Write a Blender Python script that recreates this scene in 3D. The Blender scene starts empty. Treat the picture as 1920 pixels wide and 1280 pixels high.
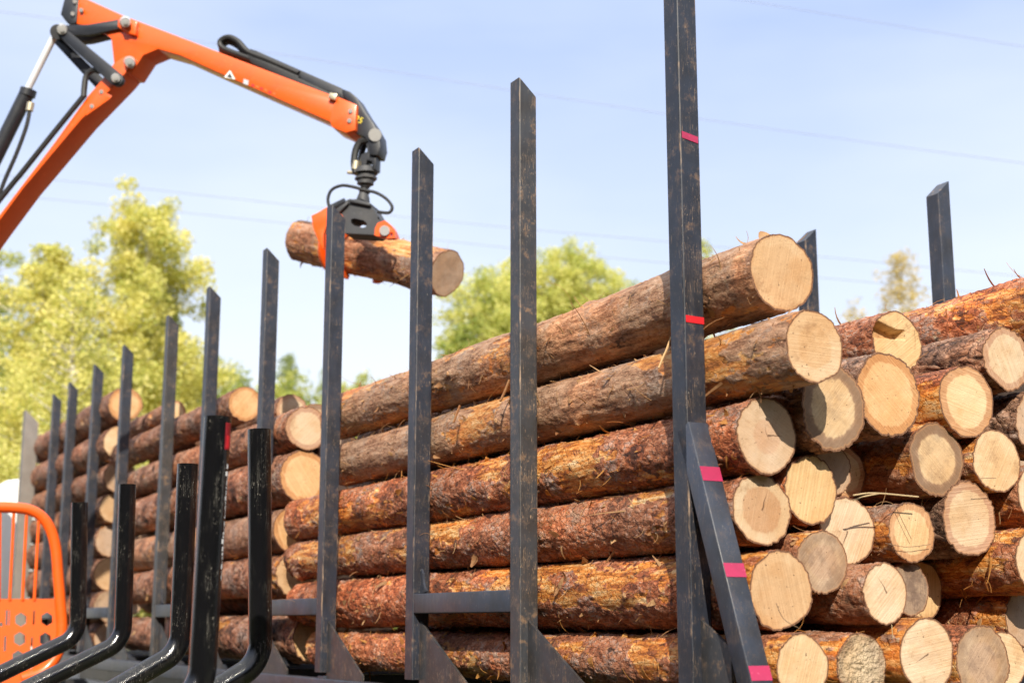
import bpy, math, random
import numpy as np
from mathutils import Vector, Matrix
from mathutils.geometry import tessellate_polygon

# ------------------------------------------------------------------ camera, sky, sun, exposure
S = bpy.context.scene
EYE = 1.55
PITCH = math.atan(528 / 2667.0)
PHI = math.radians(28.5)                       # the trailer runs 28.5 degrees left of the view
cam_d = bpy.data.cameras.new("camera"); cam = bpy.data.objects.new("camera", cam_d)
S.collection.objects.link(cam); S.camera = cam
cam.location = (0, 0, EYE); cam.rotation_euler = (math.pi / 2 + PITCH, 0, 0)
cam_d.lens = 50; cam_d.sensor_width = 36; cam_d.clip_end = 2000; cam_d.clip_start = 0.05
cam_d.dof.use_dof = True; cam_d.dof.focus_distance = 5.9; cam_d.dof.aperture_fstop = 2.2

SUN_EL = math.radians(33); SUN_HEAD = math.radians(-1)   # heading the light travels to, from +Y
w = bpy.data.worlds.new("World"); S.world = w; w.use_nodes = True
nt = w.node_tree; nt.nodes.clear()
sky = nt.nodes.new("ShaderNodeTexSky"); sky.sky_type = 'NISHITA'; sky.sun_disc = False
sky.sun_elevation = SUN_EL; sky.sun_rotation = math.pi + SUN_HEAD
sky.air_density = 1.0; sky.dust_density = 2.2; sky.ozone_density = 1.0; sky.altitude = 50
bg = nt.nodes.new("ShaderNodeBackground"); bg.inputs[1].default_value = 0.15
wo = nt.nodes.new("ShaderNodeOutputWorld")
tc = nt.nodes.new("ShaderNodeTexCoord"); L_ = nt.links.new
sx_ = nt.nodes.new("ShaderNodeSeparateXYZ"); L_(tc.outputs['Generated'], sx_.inputs[0])
hz = nt.nodes.new("ShaderNodeValToRGB"); L_(sx_.outputs[2], hz.inputs[0])          # thin high haze: whiter towards the horizon
for e_, (p_, c_) in zip([hz.color_ramp.elements[0], hz.color_ramp.elements[1], hz.color_ramp.elements.new(.2)], ((0., (5.6, 5.85, 6.1, 1)), (.60, (.6, .95, 2.1, 1)), (.40, (2.8, 3.45, 5.2, 1)))):
    e_.position = p_; e_.color = tuple(v / 10 for v in c_[:3]) + (1,)
sc_ = nt.nodes.new("ShaderNodeMixRGB"); sc_.blend_type = 'MULTIPLY'; sc_.inputs[0].default_value = 1; sc_.inputs[2].default_value = (10, 10, 10, 1); L_(hz.outputs[0], sc_.inputs[1])
hm = nt.nodes.new("ShaderNodeMixRGB"); hm.inputs[0].default_value = .86; L_(sky.outputs[0], hm.inputs[1]); L_(sc_.outputs[0], hm.inputs[2])
mp = nt.nodes.new("ShaderNodeMapping"); mp.inputs['Scale'].default_value = (1.0, 1.0, 3.2); L_(tc.outputs['Generated'], mp.inputs[0])
nz = nt.nodes.new("ShaderNodeTexNoise"); nz.inputs['Scale'].default_value = 1.5; nz.inputs['Detail'].default_value = 5; nz.inputs['Roughness'].default_value = .5; L_(mp.outputs[0], nz.inputs['Vector'])
cr = nt.nodes.new("ShaderNodeValToRGB"); cr.color_ramp.elements[0].position = .48; cr.color_ramp.elements[1].position = .8
cr.color_ramp.elements[0].color = (0, 0, 0, 1); cr.color_ramp.elements[1].color = (.5, .5, .5, 1); L_(nz.outputs[0], cr.inputs[0])
mx = nt.nodes.new("ShaderNodeMixRGB"); mx.inputs[2].default_value = (5.6, 5.8, 6.0, 1)
L_(cr.outputs[0], mx.inputs[0]); L_(hm.outputs[0], mx.inputs[1]); L_(mx.outputs[0], bg.inputs[0]); L_(bg.outputs[0], wo.inputs[0])
sd = bpy.data.lights.new("sun", 'SUN'); sd.energy = 5.0; sd.angle = math.radians(.5); sd.color = (1, .92, .77)
sun = bpy.data.objects.new("sun", sd); S.collection.objects.link(sun)
ldir = Vector((math.sin(SUN_HEAD) * math.cos(SUN_EL), math.cos(SUN_HEAD) * math.cos(SUN_EL), -math.sin(SUN_EL)))
sun.rotation_euler = ldir.to_track_quat('-Z', 'Y').to_euler(); sun.location = (-3, -10, 12)
vs = S.view_settings; vs.view_transform = 'Standard'; vs.look = 'None'; vs.gamma = 1; vs.use_curve_mapping = False; vs.exposure = 0.47
S.cycles.use_denoising = True; S.cycles.max_bounces = 7; S.cycles.diffuse_bounces = 4; S.cycles.transparent_max_bounces = 6
S.cycles.sample_clamp_indirect = 6; S.cycles.caustics_reflective = False; S.cycles.caustics_refractive = False

# ------------------------------------------------------------------ helpers
rng = np.random.default_rng(7); random.seed(7)
COL = S.collection
Dv = Vector((-math.sin(PHI), math.cos(PHI), 0)); Rv = Vector((math.cos(PHI), math.sin(PHI), 0)); Zv = Vector((0, 0, 1))
def W(l, s, z):                                  # lateral, along the trailer, height over the eye -> world
    return Rv * l + Dv * s + Vector((0, 0, z + EYE))
def ray(x, y):                                   # direction seen at a photo pixel (1920 x 1280)
    u = (x - 960) / 2667; v = -(y - 640) / 2667; c, s_ = math.cos(PITCH), math.sin(PITCH)
    return Vector((u, c - s_ * v, s_ + c * v))
def at_depth(x, y, d): return Vector((0, 0, EYE)) + ray(x, y) * d
def at_l(x, y, l):
    d = ray(x, y); return Vector((0, 0, EYE)) + d * (l / d.dot(Rv))
def tag(o, label=None, cat=None, group=None, kind=None):
    if label: o['label'] = label
    if cat: o['category'] = cat
    if group: o['group'] = group
    if kind: o['kind'] = kind
    return o
def empty(name, loc, rz=0, label=None, cat=None, group=None):
    o = bpy.data.objects.new(name, None); COL.objects.link(o); o.location = loc; o.rotation_euler = (0, 0, rz)
    o.empty_display_size = .1
    return tag(o, label, cat, group)
def meshobj(name, V, F, mat, parent=None, attrs=None, smooth=False, world=False):
    me = bpy.data.meshes.new(name)
    V = np.asarray(V, dtype=np.float32).reshape(-1, 3)
    if isinstance(F, np.ndarray):
        n, k = F.shape
        me.vertices.add(len(V)); me.vertices.foreach_set('co', V.ravel())
        me.loops.add(n * k); me.loops.foreach_set('vertex_index', F.astype(np.int32).ravel())
        me.polygons.add(n); me.polygons.foreach_set('loop_start', np.arange(0, n * k, k, dtype=np.int32))
        me.polygons.foreach_set('loop_total', np.full(n, k, dtype=np.int32))
        me.update(calc_edges=True)
    else:
        me.from_pydata([tuple(map(float, v)) for v in V], [], F); me.update()
    if attrs:
        for k_, a in attrs.items():
            at = me.attributes.new(k_, 'FLOAT', 'POINT'); at.data.foreach_set('value', np.asarray(a, dtype=np.float32).ravel())
    if smooth: me.polygons.foreach_set('use_smooth', np.ones(len(me.polygons), dtype=bool))
    for m in (mat if isinstance(mat, (list, tuple)) else [mat]): me.materials.append(m)
    o = bpy.data.objects.new(name, me); COL.objects.link(o)
    if parent is not None:
        o.parent = parent
        if world:                                   # vertices are given in world space
            bpy_m = Matrix.Translation(parent.location) @ parent.rotation_euler.to_matrix().to_4x4()
            if parent.parent is not None:
                pp = parent.parent; bpy_m = (Matrix.Translation(pp.location) @ pp.rotation_euler.to_matrix().to_4x4()) @ bpy_m
            me.transform(bpy_m.inverted())
    return o
class MB:
    def __init__(s): s.V = []; s.F = []
    def add(s, V, F):
        n = len(s.V); s.V += [Vector(v) for v in V]; s.F += [[i + n for i in f] for f in F]; return s
    def box(s, c, ax, ay, az):                      # centre and three half-axis vectors
        c, ax, ay, az = map(Vector, (c, ax, ay, az))
        V = [c + ax * i + ay * j + az * k for i in (-1, 1) for j in (-1, 1) for k in (-1, 1)]
        F = [(0, 1, 3, 2), (4, 6, 7, 5), (0, 4, 5, 1), (2, 3, 7, 6), (0, 2, 6, 4), (1, 5, 7, 3)]
        return s.add(V, F)
    def bbox(s, c, ax, ay, az, b):                  # box with chamfered long edges (long axis az) and ends
        c, ax, ay, az = map(Vector, (c, ax, ay, az)); X, Y, Zz = ax.normalized(), ay.normalized(), az.normalized()
        lx, ly = ax.length, ay.length; rings = []
        for t, ins in ((-1, b), (-1 + b / az.length, 0), (1 - b / az.length, 0), (1, b)):
            r = []
            for (sx, sy) in ((1, 1), (-1, 1), (-1, -1), (1, -1)):
                for k in range(4):
                    a0 = {(1, 1): 0, (-1, 1): 90, (-1, -1): 180, (1, -1): 270}[(sx, sy)] + k * 30
                    a = math.radians(a0); r.append(c + X * (sx * (lx - b) + math.cos(a) * max(b - ins, b * .3)) + Y * (sy * (ly - b) + math.sin(a) * max(b - ins, b * .3)) + az * t)
            rings.append(r)
        V = [v for r in rings for v in r]; F = []
        for i in range(3):
            for j in range(16): F.append((i * 16 + j, i * 16 + (j + 1) % 16, (i + 1) * 16 + (j + 1) % 16, (i + 1) * 16 + j))
        F.append(list(range(15, -1, -1))); F.append([48 + j for j in range(16)])
        return s.add(V, F)
    def tube(s, P, r, n=10, cap=True):
        P = [Vector(p) for p in P]; rr = r if isinstance(r, (list, tuple)) else [r] * len(P)
        up = None; V = []
        for i, p in enumerate(P):
            t = (P[min(i + 1, len(P) - 1)] - P[max(i - 1, 0)]).normalized()
            if up is None:
                up = Vector((0, 0, 1)) if abs(t.z) < .9 else Vector((1, 0, 0))
            a = (up - t * up.dot(t)).normalized(); b = t.cross(a); up = a
            for k in range(n):
                g = 2 * math.pi * k / n; V.append(p + a * math.cos(g) * rr[i] + b * math.sin(g) * rr[i])
        F = []
        for i in range(len(P) - 1):
            for k in range(n): F.append((i * n + k, i * n + (k + 1) % n, (i + 1) * n + (k + 1) % n, (i + 1) * n + k))
        if cap: F.append(list(range(n - 1, -1, -1))); F.append([(len(P) - 1) * n + k for k in range(n)])
        return s.add(V, F)
    def prism(s, outline, off, holes=()):            # outline: world points, extruded by vector off; holes likewise
        off = Vector(off); loops = [[Vector(p) for p in outline]] + [[Vector(p) for p in h] for h in holes]
        tri = tessellate_polygon(loops); flat = [p for l in loops for p in l]; n = len(flat)
        V = [p for p in flat] + [p + off for p in flat]
        F = [tuple(t) for t in tri] + [tuple(i + n for i in reversed(t)) for t in tri]
        b = 0
        for l in loops:
            m = len(l)
            for i in range(m): F.append((b + i, b + (i + 1) % m, n + b + (i + 1) % m, n + b + i))
            b += m
        return s.add(V, F)
    def build(s, name, mat, parent=None, smooth=False, world=True, bev=0):
        o = meshobj(name, [tuple(v) for v in s.V], s.F, mat, parent, smooth=False, world=world)
        me = o.data
        import bmesh
        bm = bmesh.new(); bm.from_mesh(me); bmesh.ops.remove_doubles(bm, verts=bm.verts, dist=1e-6); bmesh.ops.recalc_face_normals(bm, faces=bm.faces)
        if bev: 
            es = [e for e in bm.edges if len(e.link_faces) == 2 and e.calc_face_angle(0) > .5]
            bmesh.ops.bevel(bm, geom=es, offset=bev, segments=2, affect='EDGES', profile=.5, clamp_overlap=True)
        bm.to_mesh(me); bm.free()
        if smooth or bev:
            me.polygons.foreach_set('use_smooth', np.ones(len(me.polygons), dtype=bool))
            try: me.set_sharp_from_angle(angle=math.radians(38))
            except Exception: pass
        return o
def curve_pts(P, n=8):                              # Catmull-Rom through points
    P = [Vector(p) for p in P]; Q = [P[0] * 2 - P[1]] + P + [P[-1] * 2 - P[-2]]; out = []
    for i in range(1, len(Q) - 2):
        for k in range(n):
            t = k / n; a, b, c, d = Q[i - 1], Q[i], Q[i + 1], Q[i + 2]
            out.append(.5 * ((2 * b) + (c - a) * t + (2 * a - 5 * b + 4 * c - d) * t * t + (3 * b - a - 3 * c + d) * t ** 3))
    return out + [P[-1]]

# ---- numpy noise
def _h(ix, iy, iz, k=0):
    h = (ix * 374761393 + iy * 668265263 + iz * 2147483647 + k * 1274126177) & 0xffffffff
    h = ((h ^ (h >> 13)) * 1274126177) & 0xffffffff; h = ((h ^ (h >> 16)) * 2246822519) & 0xffffffff
    return ((h ^ (h >> 15)) & 0xffffff) / float(0xffffff)
def vnoise(P, seed=0):
    I = np.floor(P).astype(np.int64); f = P - I; f = f * f * (3 - 2 * f); r = 0
    for a in (0, 1):
        for b in (0, 1):
            for c in (0, 1):
                wgt = (f[:, 0] if a else 1 - f[:, 0]) * (f[:, 1] if b else 1 - f[:, 1]) * (f[:, 2] if c else 1 - f[:, 2])
                r = r + wgt * _h(I[:, 0] + a, I[:, 1] + b, I[:, 2] + c, seed)
    return r * 2 - 1
def fbm(P, seed=0, o=3, g=.5):
    r = 0; a = 1; t = 0
    for i in range(o): r = r + a * vnoise(P * 2 ** i + 17.3 * i, seed + i); t += a; a *= g
    return r / t
def voro(P, seed=0):
    I = np.floor(P).astype(np.int64); F1 = np.full(len(P), 9.); F2 = F1.copy(); C = np.zeros(len(P))
    for a in (-1, 0, 1):
        for b in (-1, 0, 1):
            for c in (-1, 0, 1):
                J = I + np.array([a, b, c])
                q = np.stack([J[:, 0] + _h(J[:, 0], J[:, 1], J[:, 2], seed), J[:, 1] + _h(J[:, 0], J[:, 1], J[:, 2], seed + 1), J[:, 2] + _h(J[:, 0], J[:, 1], J[:, 2], seed + 2)], 1)
                d = np.sqrt(((P - q) ** 2).sum(1)); m = d < F1
                F2 = np.where(m, F1, np.minimum(F2, d)); C = np.where(m, _h(J[:, 0], J[:, 1], J[:, 2], seed + 3), C); F1 = np.where(m, d, F1)
    return F1, F2, C
def sstep(a, b, x): t = np.clip((x - a) / (b - a), 0, 1); return t * t * (3 - 2 * t)

# ---- material helper
class N:
    def __init__(s, name):
        s.m = bpy.data.materials.new(name); s.m.use_nodes = True; s.t = s.m.node_tree; s.t.nodes.clear()
        s.out = s.t.nodes.new("ShaderNodeOutputMaterial"); s.co = s.t.nodes.new("ShaderNodeTexCoord").outputs['Object']
    def set(s, sock, v):
        if hasattr(v, 'is_linked') or isinstance(v, bpy.types.NodeSocket): s.t.links.new(v, sock)
        else:
            if isinstance(v, tuple) and len(v) == 3 and sock.type == 'RGBA': v = v + (1,)
            sock.default_value = v
    def n(s, typ, **k):
        nd = s.t.nodes.new(typ)
        for a, b in k.items(): setattr(nd, a, b)
        return nd
    def math(s, op, a, b=0., c=None):
        nd = s.n("ShaderNodeMath", operation=op); s.set(nd.inputs[0], a); s.set(nd.inputs[1], b)
        if c is not None: s.set(nd.inputs[2], c)
        return nd.outputs[0]
    def mul(s, a, b): return s.math('MULTIPLY', a, b)
    def addn(s, a, b): return s.math('ADD', a, b)
    def vmap(s, v, scale=(1, 1, 1), loc=(0, 0, 0), rot=(0, 0, 0)):
        nd = s.n("ShaderNodeMapping"); s.set(nd.inputs[0], v); nd.inputs['Scale'].default_value = scale; nd.inputs['Rotation'].default_value = rot
        s.set(nd.inputs['Location'], loc); return nd.outputs[0]
    def noise(s, v, scale, detail=4, rough=.55, dist=0.):
        nd = s.n("ShaderNodeTexNoise"); s.set(nd.inputs['Vector'], v); s.set(nd.inputs['Scale'], scale); nd.inputs['Detail'].default_value = detail
        nd.inputs['Roughness'].default_value = rough; nd.inputs['Distortion'].default_value = dist; return nd.outputs[0]
    def voro(s, v, scale, feature='F1', out=0, rnd=1.):
        nd = s.n("ShaderNodeTexVoronoi", feature=feature); s.set(nd.inputs['Vector'], v); s.set(nd.inputs['Scale'], scale); nd.inputs['Randomness'].default_value = rnd
        return nd.outputs[out]
    def ramp(s, f, stops, mode='LINEAR'):
        nd = s.n("ShaderNodeValToRGB"); s.set(nd.inputs[0], f); e = nd.color_ramp.elements; nd.color_ramp.interpolation = mode
        while len(e) < len(stops): e.new(.5)
        for i, (p, c) in enumerate(stops):
            e[i].position = p; e[i].color = (c if isinstance(c, tuple) else (c, c, c)) + (1,)
        return nd.outputs[0]
    def smooth(s, x, a, b):
        nd = s.n("ShaderNodeMapRange", interpolation_type='SMOOTHSTEP'); s.set(nd.inputs[0], x); nd.inputs[1].default_value = a; nd.inputs[2].default_value = b
        return nd.outputs[0]
    def mix(s, f, a, b, mode='MIX'):
        nd = s.n("ShaderNodeMixRGB", blend_type=mode); s.set(nd.inputs[0], f); s.set(nd.inputs[1], a); s.set(nd.inputs[2], b); return nd.outputs[0]
    def attr(s, name, typ='GEOMETRY'):
        nd = s.n("ShaderNodeAttribute", attribute_name=name, attribute_type=typ); return nd.outputs['Fac']
    def rnd(s): return s.n("ShaderNodeObjectInfo").outputs['Random']
    def comb(s, x, y, z):
        nd = s.n("ShaderNodeCombineXYZ"); s.set(nd.inputs[0], x); s.set(nd.inputs[1], y); s.set(nd.inputs[2], z); return nd.outputs[0]
    def sep(s, v):
        nd = s.n("ShaderNodeSeparateXYZ"); s.set(nd.inputs[0], v); return nd.outputs
    def vadd(s, a, b):
        nd = s.n("ShaderNodeVectorMath", operation='ADD'); s.set(nd.inputs[0], a); s.set(nd.inputs[1], b); return nd.outputs[0]
    def bump(s, h, dist, strength=1.):
        nd = s.n("ShaderNodeBump"); s.set(nd.inputs['Height'], h); nd.inputs['Distance'].default_value = dist; nd.inputs['Strength'].default_value = strength; return nd.outputs[0]
    def done(s, col, rough=.6, metal=0., nrm=None, spec=.5, coat=0., trans=None):
        p = s.n("ShaderNodeBsdfPrincipled"); s.set(p.inputs['Base Color'], col); s.set(p.inputs['Roughness'], rough); s.set(p.inputs['Metallic'], metal)
        p.inputs['Specular IOR Level'].default_value = spec; p.inputs['Coat Weight'].default_value = coat; p.inputs['Coat Roughness'].default_value = .15
        if nrm is not None: s.set(p.inputs['Normal'], nrm)
        sh = p.outputs[0]
        if trans is not None:
            t = s.n("ShaderNodeBsdfTranslucent"); s.set(t.inputs[0], trans); ms = s.n("ShaderNodeMixShader"); ms.inputs[0].default_value = .45
            s.t.links.new(sh, ms.inputs[1]); s.t.links.new(t.outputs[0], ms.inputs[2]); sh = ms.outputs[0]
        s.t.links.new(sh, s.out.inputs[0]); return s.m

# ------------------------------------------------------------------ materials
def m_bark():
    b = N("pine_bark"); r = b.rnd(); co = b.vadd(b.co, b.comb(b.mul(r, 31.), b.mul(r, 17.), b.mul(r, 7.)))
    h, peel, cell, crev = b.attr('h'), b.attr('peel'), b.attr('cell'), b.attr('crev')
    tone = b.attr('tone', 'OBJECT'); rough_t = b.attr('rough_t', 'OBJECT')
    nd = b.n("ShaderNodeTexNoise"); b.set(nd.inputs['Vector'], co); nd.inputs['Scale'].default_value = 42; nd.inputs['Detail'].default_value = 4
    sub = b.n("ShaderNodeVectorMath", operation='SUBTRACT'); b.set(sub.inputs[0], nd.outputs['Color']); sub.inputs[1].default_value = (.5, .5, .5)
    sc = b.n("ShaderNodeVectorMath", operation='SCALE'); b.set(sc.inputs[0], sub.outputs[0]); sc.inputs['Scale'].default_value = .035
    wc = b.vmap(b.vadd(co, sc.outputs[0]), (1, .55, 1))
    va = b.sep(b.voro(wc, 34, out=1)); vb = b.sep(b.voro(wc, 78, out=1)); ea = b.voro(wc, 34, 'DISTANCE_TO_EDGE'); eb = b.voro(wc, 78, 'DISTANCE_TO_EDGE')
    n1 = b.noise(b.vmap(co, (1, .5, 1)), 9, 6, .65); n2 = b.noise(b.vmap(co, (1, .45, 1)), 85, 5, .7); n3 = b.noise(b.vmap(co, (1, .14, 1)), 34, 6, .68)
    n4 = b.noise(co, 4.2, 4, .6)
    k = b.addn(b.mul(b.addn(n4, -.48), .75), b.addn(b.mul(va[0], .17), b.addn(b.mul(vb[1], .13), b.addn(b.mul(n1, .52), b.addn(b.mul(b.addn(n2, -.5), .55), b.mul(cell, .16))))))
    flaky = b.ramp(k, [(.28, (.05, .016, .009)), (.40, (.19, .05, .018)), (.50, (.31, .095, .034)), (.60, (.41, .185, .105)), (.69, (.33, .21, .18)), (.80, (.54, .40, .32))])
    roughc = b.ramp(k, [(.26, (.03, .018, .012)), (.42, (.13, .07, .045)), (.56, (.26, .155, .105)), (.76, (.42, .30, .24))])
    kk = b.addn(b.mul(b.addn(n4, -.45), .35), b.mul(n3, .75)); kk = b.addn(b.mul(kk, 1.), b.addn(b.mul(n1, .25), b.mul(b.addn(n2, -.5), .35)))
    smoothc = b.ramp(kk, [(.34, (.045, .026, .016)), (.44, (.17, .10, .06)), (.54, (.32, .21, .135)), (.64, (.40, .29, .205)), (.76, (.58, .48, .37))])
    c = b.mix(tone, flaky, smoothc); c = b.mix(rough_t, c, roughc)
    pt = b.smooth(b.addn(n4, b.mul(b.addn(n2, -.5), .5)), .55, .63)
    c = b.mix(b.mul(pt, .6), c, b.ramp(b.addn(b.mul(n2, .8), b.mul(vb[0], .2)), [(.35, (.03, .02, .016)), (.55, (.15, .115, .10)), (.72, (.36, .31, .28))]))
    pn = b.addn(b.mul(n3, .75), b.addn(b.mul(n1, .25), b.mul(b.addn(n2, -.5), .3)))
    peelc = b.ramp(pn, [(.34, (.09, .028, .010)), (.43, (.25, .075, .014)), (.49, (.45, .17, .03)), (.55, (.54, .29, .10)), (.63, (.58, .43, .24)), (.75, (.60, .50, .36))])
    peelc = b.mix(tone, peelc, b.mix(.35, peelc, (.30, .17, .08)))
    pf = b.mul(b.smooth(b.addn(peel, b.mul(b.addn(n2, -.5), 1.3)), .38, .54), b.smooth(b.addn(n1, b.mul(b.addn(va[1], -.5), .3)), .26, .40))
    c = b.mix(pf, c, peelc)
    # dark torn lines round the flakes
    tl = b.math('MAXIMUM', b.smooth(ea, .035, .0), b.mul(b.smooth(eb, .06, .0), .5)); tl = b.mul(tl, b.smooth(n1, .42, .58))
    tl = b.mul(tl, b.math('SUBTRACT', 1., b.math('MAXIMUM', pf, b.mul(tone, .85)))); c = b.mix(b.mul(tl, .75), c, (.03, .012, .008))
    sp = b.smooth(b.noise(b.vmap(co, (1, .6, 1)), 130, 3, .6), .64, .70)
    c = b.mix(b.mul(sp, .55), c, (.60, .40, .23))
    li = b.mul(b.smooth(b.noise(co, 15, 5, .75), .60, .66), b.smooth(n4, .5, .62))
    c = b.mix(b.mul(li, .5), c, (.30, .29, .19))
    dk = b.smooth(b.addn(crev, b.mul(b.addn(n2, -.5), 1.4)), .45, .85)
    c = b.mix(b.mul(dk, .9), c, (.022, .010, .006))
    bh = b.addn(b.mul(n2, 1.), b.mul(n3, .9)); bh = b.addn(bh, b.mul(b.smooth(ea, 0., .10), b.math('SUBTRACT', .6, b.mul(tone, .55)))); bh = b.addn(bh, b.mul(va[2], b.math('SUBTRACT', .5, b.mul(tone, .45))))
    n5 = b.noise(co, 1.7, 4, .6)
    c = b.mix(b.mul(b.smooth(n5, .52, .62), .55), c, b.mix(1., c, (.70, .78, .86), 'MULTIPLY')); c = b.mix(b.mul(b.smooth(n5, .47, .38), .6), c, b.mix(1., c, (1.5, 1.16, .86), 'MULTIPLY'))
    kn = b.attr('knot'); c = b.mix(b.smooth(b.addn(kn, b.mul(b.addn(n2, -.5), .3)), .42, .52), c, b.ramp(kn, [(.45, (.16, .07, .03)), (.62, (.50, .31, .16)), (.95, (.34, .19, .09))]))
    c = b.mix(1., c, (1.3, 1.2, 1.14), 'MULTIPLY')
    return b.done(c, b.math('SUBTRACT', .66, b.mul(pf, .2)), nrm=b.bump(bh, .0075, 1.), spec=.3)
def m_chip(name, c0, c1):
    b = N(name); n = b.noise(b.vmap(b.co, (1, .4, 1)), 60, 3)
    cell = b.attr('cell'); return b.done(b.ramp(b.addn(b.mul(n, .6), b.mul(cell, .4)), [(.25, c0), (.7, c1)]), .7, nrm=b.bump(n, .002), trans=c1)
def m_end(name, pale, heart=None, heart_r=.55, ring=None, ring_r=.72, mould=0., grey=0., crack=0, saw=0.25, rough=0., ecc=(0, 0)):
    b = N(name); r = b.rnd(); rr = b.attr('rr'); off = b.comb(b.mul(r, 13.), b.mul(r, 29.), b.mul(r, 5.)); co = b.vadd(b.co, off)
    sx = b.sep(b.co); wob = b.noise(co, 9, 3, .5)
    n = b.noise(co, 24, 4, .6); nf = b.noise(co, 160, 3, .6); nl = b.noise(co, 6, 3, .5)
    c = b.mix(b.smooth(nl, .35, .7), pale, tuple(v * q_ for v, q_ in zip(pale, (.9, .80, .68)))); c = b.mix(b.mul(r, .35), c, tuple(v * q_ for v, q_ in zip(pale, (.86, .74, .60))))
    # growth rings round the pith
    x = b.addn(sx[0], ecc[0]); z = b.addn(sx[2], ecc[1]); d = b.math('SQRT', b.addn(b.mul(x, x), b.mul(z, z)))
    dd = b.addn(d, b.mul(wob, .02)); rg = b.math('SINE', b.mul(b.addn(dd, b.mul(b.math('SINE', b.mul(dd, 130)), .0015)), 1150))
    rw = b.addn(rr, b.mul(b.addn(wob, -.5), .13))
    if heart: c = b.mix(b.mul(b.math('SUBTRACT', 1., b.smooth(rw, heart_r - .05, heart_r + .05)), .8), c, heart)
    if ring: c = b.mix(b.mul(b.smooth(rw, ring_r - .03, ring_r + .03), .85), c, b.mix(n, ring, tuple(v * .65 for v in ring)))
    c = b.mix(b.mul(b.smooth(rg, .25, 1.), .30), c, tuple(v * .6 for v in (heart or pale)))
    # saw marks: straight, faint, at the angle the saw cut
    ang = b.mul(r, 3.1); ca, sa = b.math('COSINE', ang), b.math('SINE', ang)
    q = b.addn(b.mul(sx[0], ca), b.mul(sx[2], sa)); p = b.math('SUBTRACT', b.mul(sx[2], ca), b.mul(sx[0], sa))
    sw = b.noise(b.comb(b.mul(q, 190.), b.mul(r, 90.), b.mul(p, 3.)), 1., 3, .6)
    c = b.mix(b.mul(b.smooth(sw, .42, .68), saw * .85), c, tuple(min(1, v * 1.2 + .03) for v in pale))
    c = b.mix(b.mul(b.smooth(sw, .56, .38), saw * .5), c, tuple(v * .62 for v in pale))
    # radial grain
    at = b.math('ARCTAN2', x, z); rad = b.noise(b.comb(b.mul(at, 14.), b.mul(d, 3.), r), 1., 4, .65)
    c = b.mix(b.mul(b.smooth(rad, .5, .72), .22), c, tuple(v * .55 for v in pale))
    c = b.mix(b.mul(b.smooth(nf, .62, .72), .35), c, (.16, .09, .05))
    st = b.mul(b.smooth(b.noise(co, 11, 6, .75), .54, .66), b.smooth(b.noise(co, 3.5, 2), .45, .6)); c = b.mix(b.mul(st, .5), c, (.27, .16, .09))
    fl = b.smooth(b.noise(b.vmap(co, (1, 1, 1)), 75, 2, .5), .70, .74); c = b.mix(b.mul(fl, .8), c, (.08, .05, .03))
    if mould: c = b.mix(b.mul(b.smooth(b.noise(co, 14, 6, .7), .45, .62), mould), c, (.15, .10, .075))
    if grey: c = b.mix(b.mul(b.smooth(b.addn(b.addn(rw, 0.), b.mul(b.addn(n, -.5), .3)), .62, .8), grey), c, (.19, .12, .08))
    hgt = b.addn(b.addn(b.mul(sw, .5), b.mul(nf, .4)), b.mul(n, .3 + rough * 3))
    for i in range(crack):
        a = b.addn(b.mul(r, 40.), (.7, 2.5, 5.3)[i]); ca_, sa_ = b.math('COSINE', a), b.math('SINE', a); g = b.math('SUBTRACT', b.mul(x, ca_), b.mul(z, sa_)); l = b.addn(b.mul(x, sa_), b.mul(z, ca_))
        g = b.addn(g, b.mul(b.addn(wob, -.5), .03)); wd = b.math('MAXIMUM', b.mul(b.math('SUBTRACT', (.085, .045, .062)[i], l), (.045, .03, .035)[i]), 0.)
        mk = b.mul(b.smooth(b.math('SUBTRACT', wd, b.math('ABSOLUTE', g)), 0., .0012), b.smooth(l, -.004, .002))
        c = b.mix(b.mul(mk, .8), c, (.07, .035, .02))
    c = b.mix(b.mul(b.smooth(b.noise(co, 5.5, 5, .65), .42, .62), .45), c, b.mix(1., c, (.86, .70, .52), 'MULTIPLY'))
    # bark at the rim
    e = b.smooth(b.addn(rr, b.mul(b.addn(n, -.5), .045)), .945, .962)
    c = b.mix(e, c, b.ramp(nf, [(.3, (.07, .035, .02)), (.7, (.24, .12, .07))]))
    e2 = b.mul(b.smooth(b.addn(rr, b.mul(b.addn(n, -.5), .05)), .9, .94), b.math('SUBTRACT', 1., e))
    c = b.mix(b.mul(e2, .35), c, (.42, .2, .08))
    return b.done(c, .8, nrm=b.bump(hgt, .004 + rough * .01, .9), spec=.2)
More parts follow.
